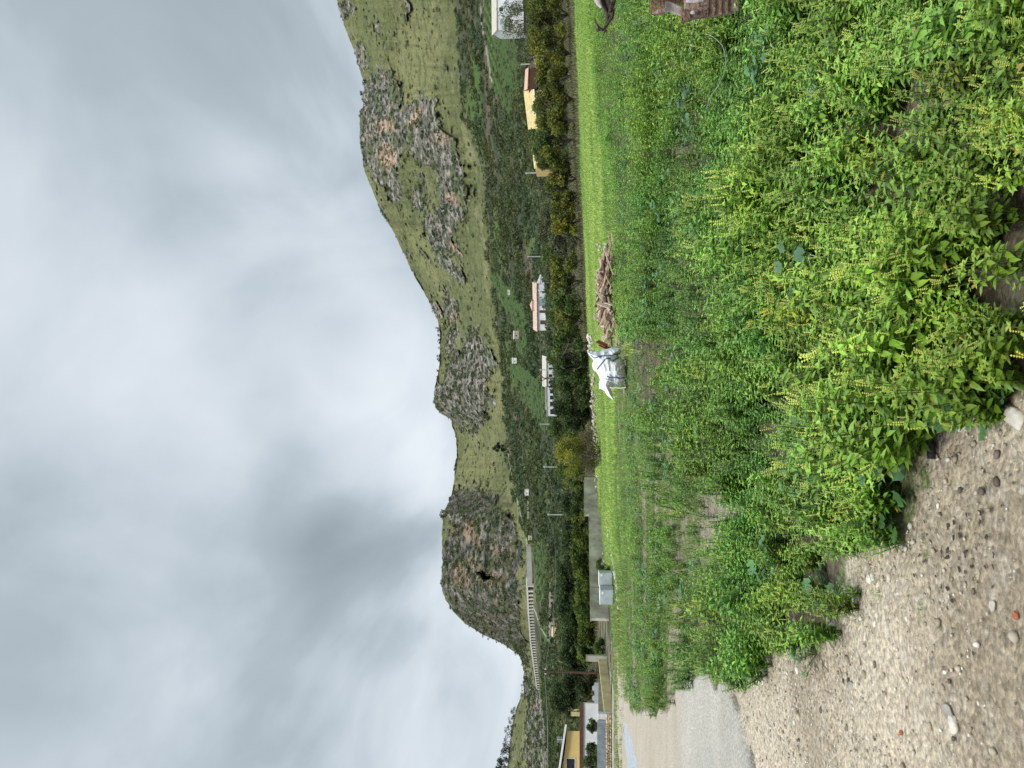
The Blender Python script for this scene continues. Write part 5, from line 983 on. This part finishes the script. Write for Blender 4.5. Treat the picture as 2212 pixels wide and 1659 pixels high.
# ------------------------------------------------------------------ white sack
def inflate(poly, origin_px, Yd, thick, step, seed, name, mt, parent, o, bulge=1.0):
    """a soft body of real depth whose outline follows poly"""
    poly = np.array(poly, float); x0, x1 = poly[:, 0].min(), poly[:, 0].max(); y0, y1 = poly[:, 1].min(), poly[:, 1].max()
    gx = np.arange(x0, x1 + step, step); gy = np.arange(y0, y1 + step, step); GX, GY = np.meshgrid(gx, gy, indexing='ij'); ins = inpoly(GX, GY, [tuple(p) for p in poly])
    d = np.full(GX.shape, 1e9)
    for i in range(len(poly)):
        a, b_ = poly[i], poly[(i + 1) % len(poly)]; ab = b_ - a; t = np.clip(((GX - a[0]) * ab[0] + (GY - a[1]) * ab[1]) / (ab @ ab + 1e-9), 0, 1); d = np.minimum(d, np.hypot(GX - a[0] - t * ab[0], GY - a[1] - t * ab[1]))
    d = np.where(ins, d, 0); rad = d.max(); dep = np.sqrt(np.clip(1 - (1 - np.clip(d / (rad * bulge), 0, 1)) ** 2, 0, 1)) * thick
    warp = fbm(GY, GX, 0, 22, 3, seed); fold = fbm((GY + 26 * warp) * 1.0, GX * .22, 0, 10, 3, seed + 1, ridge=True); fold2 = fbm(GY * .5 + 12 * warp, GX * 1.2, 0, 8, 3, seed + 2, ridge=True); am = np.clip(d / 6, 0, 1)
    dep = dep + am * ((fold - .6) * .17 + (fold2 - .6) * .06); V = []; n0 = GX.size
    s = Yd / F
    front = np.stack(PA(GX, GY, Yd - dep), -1).reshape(-1, 3); back = np.stack(PA(GX, GY, Yd + dep * .5 + .01), -1).reshape(-1, 3)
    idx = np.arange(n0).reshape(GX.shape); f = []
    c4 = ins[:-1, :-1] & ins[1:, :-1] & ins[1:, 1:] & ins[:-1, 1:]; a, b_, c, e_ = idx[:-1, :-1][c4], idx[1:, :-1][c4], idx[1:, 1:][c4], idx[:-1, 1:][c4]
    q = np.stack([a, b_, c, e_], 1); qb = q[:, ::-1] + n0
    # rim
    ed = {}
    for row in q:
        for i in range(4): k = (row[i], row[(i + 1) % 4]); ed[k] = ed.get(k, 0) + 1
    rim = [[k[1], k[0], k[0] + n0, k[1] + n0] for k in ed if (k[1], k[0]) not in ed]; fa = np.concatenate([q, qb, np.array(rim)])
    v = np.concatenate([front, back]) - np.array(o); used = np.unique(fa); rm = np.zeros(len(v), int); rm[used] = np.arange(len(used))
    return mk(name, v[used], rm[fa], mt, parent, smooth=True), (lambda x, y: tuple(Vector(PA(x, y, Yd - dep[int(np.clip(round((x - x0) / step), 0, len(gx) - 1)), int(np.clip(round((y - y0) / step), 0, len(gy) - 1))] - .012)) - Vector(o)))
BAG = [(255, 355), (400, 345), (480, 315), (560, 325), (640, 290), (840, 240), (1030, 240), (1085, 290), (1090, 360), (1020, 400), (1020, 460), (1080, 480), (1140, 560), (1200, 700), (1230, 930), (1180, 1030), (1080, 1120), (1000, 1165), (900, 1140), (900, 1200), (830, 1230), (860, 1300), (880, 1400), (910, 1500), (880, 1510), (740, 1400), (680, 1300),
       (600, 1245), (545, 1235), (540, 1120), (565, 1020), (540, 930), (480, 840), (400, 770), (385, 715), (375, 670), (372, 625), (400, 580), (410, 550), (355, 490), (300, 420)]
bq = lambda L_: [(1245.3 + .0893 * a, 729.6 + .0893 * b) for a, b in L_]
ob = P(1352, 800, 21.5); rt_ = empty('bulk_sack', ob, 'crumpled white bulk sack with blue webbing slumped in the weeds', 'sack')
so_, surf = inflate(bq(BAG), None, 21.5, .62, .5, 33, 'cloth', M['sack'], rt_, ob, .9)
for k, path in enumerate([[(340, 410), (430, 490), (600, 440), (800, 430), (1000, 395), (1060, 375)], [(500, 760), (590, 640), (700, 510), (800, 490), (870, 570), (960, 510), (1030, 480)], [(740, 930), (800, 965), (900, 970), (960, 955), (1040, 985), (1140, 960), (1220, 950)]]):
    pts = []; pp = bq(path)
    for i in range(len(pp) - 1):
        for t in np.linspace(0, 1, 5, endpoint=False): pts.append(surf(pp[i][0] * (1 - t) + pp[i + 1][0] * t, pp[i][1] * (1 - t) + pp[i + 1][1] * t))
    v, f = limb_mesh([(pts, [.016] * len(pts))]); mk('webbing', v, f, M['bluestripe'], rt_, smooth=True)
v, f = limb_mesh([([tuple(P(x, y, 21.0) - ob) for x, y in bq([(800, 1200), (880, 1215), (960, 1205), (1060, 1222), (1190, 1200)])], [.02] * 5)]); mk('lifting_strap', v, f, M['strap'], rt_, smooth=True)

# ------------------------------------------------------------------ wood pile
def plank_mesh(seed):
    rg = np.random.default_rng(seed); Ln = rg.uniform(.5, 1.25); w = rg.uniform(.02, .055); t = rg.uniform(.012, .03); V = []
    for i, s in enumerate(np.linspace(-.5, .5, 5)):
        off = rg.normal(0, .006, 2); k = 1 - .15 * rg.random(); V += [(s * Ln, -w * k + off[0], -t + off[1]), (s * Ln, w * k + off[0], -t + off[1]), (s * Ln, w * k + off[0], t + off[1]), (s * Ln, -w * k + off[0], t + off[1])]
    f = [[0, 3, 2, 1], [16, 17, 18, 19]]
    for i in range(4):
        for j in range(4): f.append([i * 4 + j, i * 4 + (j + 1) % 4, i * 4 + 4 + (j + 1) % 4, i * 4 + 4 + j])
    return V, f
WM = [mat('wood_tan', (.42, .25, .15), .85, .3, 6, .4, col2=(.60, .42, .30), stretch=(1, 8, 8)), mat('wood_grey', (.30, .20, .15), .85, .4, 6, .4, col2=(.56, .46, .38), stretch=(1, 8, 8)), mat('wood_dark', (.07, .03, .02), .85, .4, 6, .4, col2=(.18, .10, .075), stretch=(1, 8, 8)), mat('wood_pale', (.52, .40, .30), .8, .2, 6, .3, col2=(.68, .56, .45), stretch=(1, 8, 8))]
pm = []
for k in range(18):
    v, f = plank_mesh(k); me = bpy.data.meshes.new('plank'); me.from_pydata(v, [], f); me.materials.append(WM[(0, 1, 2, 0, 3, 1)[k % 6]]); pm.append(me)
rg = np.random.default_rng(77); Yp = 25.5
for k in range(250):
    y = rg.uniform(556, 718); hump = np.interp(y, [553, 575, 620, 660, 700, 722], [.34, .46, .52, .46, .30, .10]); p = P(1300, y, Yp + rg.uniform(-.55, .55)); zg = float(gz(np.array([p.x]), np.array([p.y]))[0]); t = rg.random() ** .8
    inner = 1 - .5 * abs(p.y - Yp); o = bpy.data.objects.new('plank', pm[k % 18]); COL.objects.link(o); o.location = (p.x, p.y, zg + .08 + (hump + .1) * t * inner)
    o.rotation_euler = (rg.uniform(-.5, .5), rg.normal(0, .30), rg.normal(0, .75)); kc = ('tan brown', 'greyish', 'dark brown', 'tan brown', 'pale', 'greyish')[(k % 18) % 6]; tag(o, f'{kc} broken plank in the heap of scrap wood', 'plank', f'{kc} planks of the scrap wood heap')
def bigplank(x0, y0, Ya, x1, y1, Yb, w, t, m_, lb):
    a, b_ = P(x0, y0, Ya), P(x1, y1, Yb); mb = MB(); L_ = (b_ - a).length; mb.box((0, -t / 2, -w / 2), (L_, t / 2, w / 2)); o = mb.build('plank', m_, None, .006); o.location = a; o.rotation_euler = (b_ - a).to_track_quat('X', 'Z').to_euler(); tag(o, lb, 'plank')
bigplank(1290, 654, 24.6, 1318, 665, 24.4, .13, .03, WM[3], 'wide pale plank leaning out of the scrap wood heap'); bigplank(1306, 654, 24.3, 1325, 659, 24.1, .07, .03, WM[3], 'short white-ended plank sticking out beside the wide pale one')
bigplank(1304, 536, 25.2, 1325, 593, 24.0, .03, .03, WM[3], 'long thin pale stick lying off the right end of the heap'); bigplank(1288, 628, 24.7, 1301, 647, 24.5, .06, .03, WM[3], 'narrow pale batten across the middle of the heap'); bigplank(1285, 680, 24.6, 1289, 690, 24.4, .12, .03, WM[3], 'white painted board end on the left side of the heap')
for (x, y, s_, lb) in [(1298, 741, .4, 'dark red broken board leaning behind the white sack'), (1304, 748, .35, 'small red-brown board against the white sack')]:
    bigplank(x - 8, y - 4, 24, x + 12, y + 6, 23.8, .16, .03, M['rustredge'], lb)
for k, (x, y) in enumerate([(1291, 528), (1297, 532), (1294, 540), (1309, 528), (1307, 534)]):
    v, f = stoneform(k + 40, I2); o = mk('stone', v * [.05, .05, .09], f, M['stone']); o.location = P(x, y, 24.5); tag(o, 'small white lump in the dark weeds right of the scrap wood heap', 'stone', 'white lumps right of the heap')

rg = np.random.default_rng(88)
for k in range(26):
    y = rg.uniform(500, 745); p = ground_at(rg.uniform(1322, 1334), y); o = bpy.data.objects.new('plank', pm[k % 18]); COL.objects.link(o); o.location = (p.x, p.y - 1.5, p.z + rg.uniform(.15, .3)); o.rotation_euler = (rg.uniform(-.4, .4), rg.normal(0, .2), rg.normal(0, .9)); o.scale = (.6, .6, .6); tag(o, 'short broken lath lying loose in the weeds before the scrap wood heap', 'plank', 'loose laths around the scrap wood heap')
# ------------------------------------------------------------------ rubble rows
sm_ = []
SMATS = [M['stone'], mat('rubble_tan', (.34, .27, .18), .9, .3, 5, .6, col2=(.52, .44, .33)), mat('rubble_pale', (.52, .47, .38), .9, .2, 5, .5, col2=(.72, .68, .6)), mat('rubble_grey', (.24, .22, .19), .9, .3, 5, .6, col2=(.4, .37, .33))]
for k in range(12):
    v, f = stoneform(k + 200, I2, .35, .75); me = bpy.data.meshes.new('rubble_stone'); me.from_pydata([tuple(p) for p in v], [], f.tolist()); me.materials.append(SMATS[k % 4]); sm_.append(me)
def rubble(path, n, smin, smax, hmax, lb, grp, seed, pale=None):
    rg = np.random.default_rng(seed); path = np.array(path, float)
    for k in range(n):
        t = rg.random() * (len(path) - 1); i = int(t); u = t - i; x, y = path[i] * (1 - u) + path[min(i + 1, len(path) - 1)] * u; g = ground_at(x + rg.uniform(-1.0, 1.0), y)
        s = rg.uniform(smin, smax); mi = int(rg.integers(0, 12)) if pale is None else int(rg.integers(0, 3)) * 4 + pale; me = sm_[mi]; cw = ('beige', 'tan', 'pale', 'grey')[mi % 4]; o = bpy.data.objects.new('rubble_stone', me); COL.objects.link(o)
        o.location = (g.x + rg.normal(0, .1), g.y + rg.normal(0, .35), g.z + s * .3 + rg.random() * hmax); o.scale = (s, s, s); o.rotation_euler = (rg.normal(0, .4), rg.normal(0, .4), rg.uniform(0, 6.28)); tag(o, f'{cw} ' + lb, 'stone', f'{cw} {grp}')
rubble([(1287, 808), (1289, 860), (1291, 915), (1292, 958)], 105, .07, .19, .38, 'stone in the rubble row left of the white sack', 'stones of the rubble row left of the sack', 1)
rubble([(1281, 722), (1282, 745), (1284, 764)], 34, .08, .22, .42, 'stone piled just behind the white sack', 'stones piled behind the sack', 2, 2)
rubble([(1292, 1028), (1294, 1080), (1297, 1130)], 60, .07, .18, .3, 'stone in the rubble row in front of the tall end of the concrete wall', 'stones in front of the tall wall end', 3)
rubble([(1298, 1132), (1303, 1170), (1308, 1210)], 40, .06, .15, .15, 'stone in the rubble row in front of the long low wall', 'stones in front of the long low wall', 4)
rubble([(1309, 1118), (1318, 1165), (1328, 1215), (1335, 1255), (1338, 1300)], 90, .04, .12, .05, 'stone in the line leading to the grey boxes', 'stones leading to the grey boxes', 5, 2)

# ------------------------------------------------------------------ single stones and litter on the gravel
def lay(name, x, y, size, mt, lb, cat, seed, flat=.45, sx=1, group=None):
    g = ground_at(x, y); v, f = stoneform(seed, I3, .3, flat); o = mk(name, v * size * [sx, 1, 1], f, mt); o.location = g + Vector((0, 0, size * flat * .35)); o.rotation_euler = (0, 0, seed); return tag(o, lb, cat, group)
PALE = SMATS[2]
for k, (x, y, s, lb, mt_) in enumerate([(2212, 897, .052, 'large white stone at the bottom edge beside the weeds', PALE), (2080, 918, .026, 'flat cream stone on the gravel below the mallow', PALE), (2052, 905, .018, 'small cream stone beside the flat cream stone', PALE), (1903, 1163, .024, 'pinkish flat stone at the weed edge', SMATS[1]),
    (1934, 1159, .018, 'white stone right of the pinkish flat stone', PALE), (1882, 1237, .03, 'cream stone next to the weeds on the left', PALE), (1893, 1232, .022, 'grey-white stone touching the cream stone', PALE), (1975, 1124, .016, 'bright white chip under the mallow', PALE), (1940, 1056, .014, 'round white pebble at the tip of the big mallow', PALE),
    (1855, 1296, .022, 'white stone by the dark weed corner', PALE), (1833, 1305, .022, 'whitish stone nearest the dark weed corner', PALE), (1862, 1317, .014, 'small white chip beside the weed corner', PALE), (2070, 1533, .034, 'bright white wedge stone near the middle of the gravel', PALE), (2062, 1505, .03, 'grey half-buried stone beside the white wedge', SMATS[3]),
    (2150, 1286, .02, 'pale round stone in the gravel at lower right', SMATS[0]), (1780, 1418, .03, 'flat buried stone at the end of the weeds', SMATS[1]), (2020, 950, .02, 'tan stone beside the pipe piece', SMATS[1]), (1842, 1460, .03, 'flat grey stone in the gravel', SMATS[3]), (1858, 1408, .022, 'grey-brown lump in the gravel', SMATS[1])]):
    lay('stone', x, y, s * 1.15, mt_, lb, 'stone', 1000 + k)
lay('brick_piece', 2195, 1304, .022, M['brick'], 'bright orange brick fragment near the right of the gravel', 'brick', 1101, .4, .6); lay('brick_piece', 1951, 1555, .02, M['brick'], 'dark red brick fragment on the left gravel', 'brick', 1102, .4, .6); lay('brick_piece', 1596, 1478, .03, M['brick'], 'small bright red fragment at the weed tip', 'brick', 1103, .5, .7)
g = ground_at(2030, 968); g2 = ground_at(2028, 950) - g; mb = MB(); v, f = limb_mesh([([tuple(g2 * -.9), tuple(g2 * 0), tuple(g2 * .9)], [.018] * 3), ([tuple(g2 * .9), tuple(g2 * -.9)], [.013] * 2)]); o = mk('pipe_piece', v, f, M['blackplastic'], smooth=True); o.location = g + Vector((0, 0, .02)); tag(o, 'short black pipe piece lying on the gravel below the mallow', 'pipe')
g = ground_at(1349, 912); v, f = stoneform(77, I3, .6, .4); o = mk('black_bag', v * .28, f, M['blackplastic']); o.location = g; tag(o, 'small black plastic bag in the sparse weeds left of the sack', 'bag')
g = ground_at(1366, 930); mb = MB(); mb.box((-.3, -.04, 0), (.3, .04, .07)); o = mb.build('white_batten', M['white']); o.location = g; tag(o, 'short white batten on the ground near the black bag', 'board')
for k, (x, y, lb) in enumerate([(1570, 2000 - 40, ''),]): pass
# burnt charcoal bits: dark lumps
rg = np.random.default_rng(9)
for k in range(46):
    x, y = 2075 + rg.normal(0, 60), 1165 + rg.normal(0, 45)
    g = ground_at(x, y); v, f = stoneform(1200 + k, I1, .8, .3); s = rg.uniform(.004, .012); o = mk('charcoal_lump', v * s * [1.6, 1, 1], f, M['darkbark']); o.location = g + Vector((0, 0, .006)); o.rotation_euler = (0, 0, rg.uniform(0, 6)); tag(o, 'dark brown lump scattered on the gravel right of the mallow', 'lump', 'dark lumps scattered on the gravel')
# prominent mallow plants at the gravel edge
for k, (x, y, s, lb) in enumerate([(1965, 1000, 1.0, 'largest mallow plant, reaching over the gravel edge'), (1925, 985, .9, 'mallow plant just behind the largest one'), (1945, 1095, .85, 'mallow plant beside the bright white chip'), (1850, 1110, .95, 'mallow plant at the dark weed edge left of the soil strip'), (1880, 960, .9, 'mallow plant under the weeds above the gravel'),
    (2060, 885, .8, 'mallow plant near the bottom edge'), (1800, 1265, .8, 'mallow plant at the left weed corner'), (1770, 1395, .7, 'small mallow plant at the tip of the left weeds'), (2150, 860, .8, 'mallow plant beside the large white stone'), (1900, 1040, .8, 'mallow plant between gravel and soil strip'), (2020, 895, .7, 'mallow plant above the flat cream stone')]):
    v, f, c = mallow(np.random.default_rng(1300 + k), 26, .19, .040); o = mk('mallow_plant', v * s, f, M['leaf'], col=c); o.location = ground_at(x, y); tag(o, lb, 'plant')

# ------------------------------------------------------------------ rusty machine at the right edge
q0 = P(1592, 0, 5.9); q0.z = float(gz(np.array([q0.x]), np.array([5.9]))[0]); rt_ = empty('rusty_machine', q0, 'rusty old steel machine part with faded paint standing in the weeds at the right edge', 'machine')
rp = lambda x, y, Y=5.9: P(x, y, Y) - q0
def plate(name, pts, th, mt_, bevel=.004):
    m_ = MB(); n = len(pts); a = [tuple(p) for p in pts]; b2 = [(x, y + th, z) for x, y, z in a]
    m_.poly(a + b2, [list(range(n)), list(range(2 * n - 1, n - 1, -1))] + [[i, n + i, n + (i + 1) % n, (i + 1) % n] for i in range(n)]); return m_.build(name, mt_, rt_, bevel)
# flange with a bolt hole
import itertools
def holed(name, x0, x1, ya, yb, hx, hy, r, Y, th, mt_):
    cx_, cy_ = hx, hy; out_ = []; n = 24; ins_ = []
    for k in range(n):
        an = k / n * 6.283; c, s = math.cos(an), math.sin(an); t = min(((x1 - cx_) / c if c > 1e-6 else (x0 - cx_) / c if c < -1e-6 else 1e9), ((yb - cy_) / s if s > 1e-6 else (ya - cy_) / s if s < -1e-6 else 1e9)); out_.append(rp(cx_ + c * t, cy_ + s * t, Y)); ins_.append(rp(cx_ + c * r, cy_ + s * r, Y))
    m_ = MB(); d = Vector((0, th, 0)); v = out_ + ins_ + [p + d for p in out_] + [p + d for p in ins_]; f = []
    for k in range(n):
        j = (k + 1) % n; f += [[k, j, n + j, n + k], [2 * n + k, 3 * n + k, 3 * n + j, 2 * n + j], [n + k, n + j, 3 * n + j, 3 * n + k], [k, 2 * n + k, 2 * n + j, j]]
    m_.poly(v, f); return m_.build(name, mt_, rt_)
holed('flange', 1405, 1437, -90, 31, 1418, 10, 4.5, 5.85, .012, M['rust'])
plate('gusset', [rp(1407, 31, 5.84), rp(1437, 26, 5.84), rp(1437, 16, 5.84), rp(1420, 20, 5.84)], .01, M['rustpale'])
plate('painted_web', [rp(1437, 26), rp(1448, 24), rp(1472, 34), rp(1472, 16), rp(1450, 4), rp(1437, 2), rp(1437, -90), rp(1437, -90)][:6], .02, M['palepaint'])
plate('inner_plate', [rp(1437, 2, 5.96), rp(1484, 12, 5.96), rp(1484, -120, 5.96), rp(1437, -120, 5.96)], .02, M['rust'])
plate('front_plate', [rp(1471, 47, 5.8), rp(1492, 42, 5.8), rp(1492, 24, 5.8), rp(1473, 16, 5.8)], .03, M['rust'])
m_ = MB(); a, b_, c, d = rp(1479, 43, 5.82), rp(1588, 24, 5.82), rp(1588, -140, 5.82), rp(1479, -140, 5.82); a = rp(1479, 41, 5.82)
pts = [rp(1480, 41, 5.82), rp(1520, 35, 5.82), rp(1550, 31, 5.82), rp(1578, 27, 5.82), rp(1598, 22, 5.82), rp(1598, -140, 5.82), rp(1480, -140, 5.82)]; n = len(pts)
m_.poly([tuple(p) for p in pts] + [(x + (.012 if k < 5 else 0), y + .07, z) for k, (x, y, z) in enumerate(pts)], [list(range(n)), list(range(2 * n - 1, n - 1, -1))] + [[i, n + i, n + (i + 1) % n, (i + 1) % n] for i in range(n)]); m_.build('housing', M['rustpale'], rt_, .01)
for x in (1528, 1542, 1556, 1570): plate('rib', [rp(x, 34 - (x - 1528) * .12, 5.8), rp(x + 4, 33.5 - (x - 1528) * .12, 5.8), rp(x + 4, -120, 5.8), rp(x, -120, 5.8)], .018, M['rust'])
for (x, y, r, mm) in [(1497, 27, 4, 'palepaint'), (1510, 12, 3, 'rust'), (1516, 22, 2.5, 'rust')]:
    v, f = I2; o = mk('bolt', v * [r * .0036, .015, r * .0036 * 1.4] + np.array(tuple(rp(x, y, 5.79))), f, M[mm], rt_, smooth=True)
mb = MB(); mb.tube([tuple(rp(1482, 2, 5.80)), tuple(rp(1500, 3, 5.79)), tuple(rp(1519, 1, 5.79))], .012); mb.build('rod', M['palepaint'], rt_)
# cable over the weeds
def zw(x, y, Y): p = P(x, y, Y); return p
def cablepath(L_):
    out_ = []
    for x, y in L_:
        Ys = np.linspace(3, 9, 200); Xs = (829.5 - y) / F * Ys; zz = gz(Xs, Ys) + .43; px, _ = proj(Xs, Ys, zz); k = int(np.argmin(np.abs(px - x))); out_.append((Xs[k], Ys[k], zz[k]))
    return out_
C1 = cablepath([(1506, 40), (1501, 60), (1496, 80), (1493, 95), (1490, 108), (1494, 130)]); C2 = cablepath([(1524, 86), (1537, 91), (1549, 99), (1560, 112), (1566, 128), (1567, 150), (1562, 175), (1553, 195), (1540, 212), (1532, 226), (1525, 246)])
for C_, lb in ((C1, 'short thin pale cable dropping from the rusty machine into the weeds'), (C2, 'long thin pale cable curving over the weeds')):
    pts = np.array(C_); o0 = pts[0]; v, f = limb_mesh([([tuple(p) for p in pts - o0], [.0019] * len(pts))]); o = mk('cable', v, f, M['cable'], smooth=True); o.location = o0; tag(o, lb, 'cable')
# dark twisted branches at the right edge
q0 = P(1330, 30, 15.5); rt_ = empty('dead_branch', (q0.x, q0.y, q0.z - .3), 'dark twisted dead branch with reddish broken wood at the right edge of the grass', 'branch'); q0 = rt_.location
bp_ = lambda x, y, Y=15.5: tuple(P(x, y, Y) - q0)
zx = lambda a, b: (1206.9 + .0744 * a, .0744 * b)
def bpz(L_, Y=15.5): return [bp_(*zx(a, b), Y) for a, b in L_]
paths = [(bpz([(1040, 500), (1060, 640), (1130, 740), (1200, 840), (1290, 860), (1380, 760), (1450, 620), (1530, 520), (1560, 380), (1480, 200), (1400, 0), (1380, -200)]), [.008, .016, .022, .03, .03, .028, .03, .04, .05, .06, .07, .08]),
         (bpz([(1300, 1030), (1320, 940), (1370, 870), (1360, 760), (1400, 600), (1420, 450), (1350, 250), (1250, 50), (1150, -200)]), [.008, .014, .018, .02, .024, .03, .04, .05, .06]), (bpz([(1160, 860), (1120, 880), (1090, 850)]), [.03, .03, .012]), (bpz([(1640, 230), (1580, 350), (1500, 420), (1460, 500)]), [.01, .02, .03, .03]), (bpz([(1370, 930), (1400, 900), (1340, 850)]), [.006, .014, .02]), (bpz([(1620, 0), (1540, 150), (1500, 350)], 15.3), [.04, .05, .03])]
v, f = limb_mesh(paths); mk('limbs', v, f, M['darkbark'], rt_, smooth=True)
v, f = limb_mesh([(bpz([(1240, 230), (1180, 120), (1130, -20), (1080, -200)], 15.4), [.02, .05, .07, .08])]); mk('broken_wood', v, f, M['palepaint'], rt_, smooth=True)
print('objects', len(bpy.data.objects))
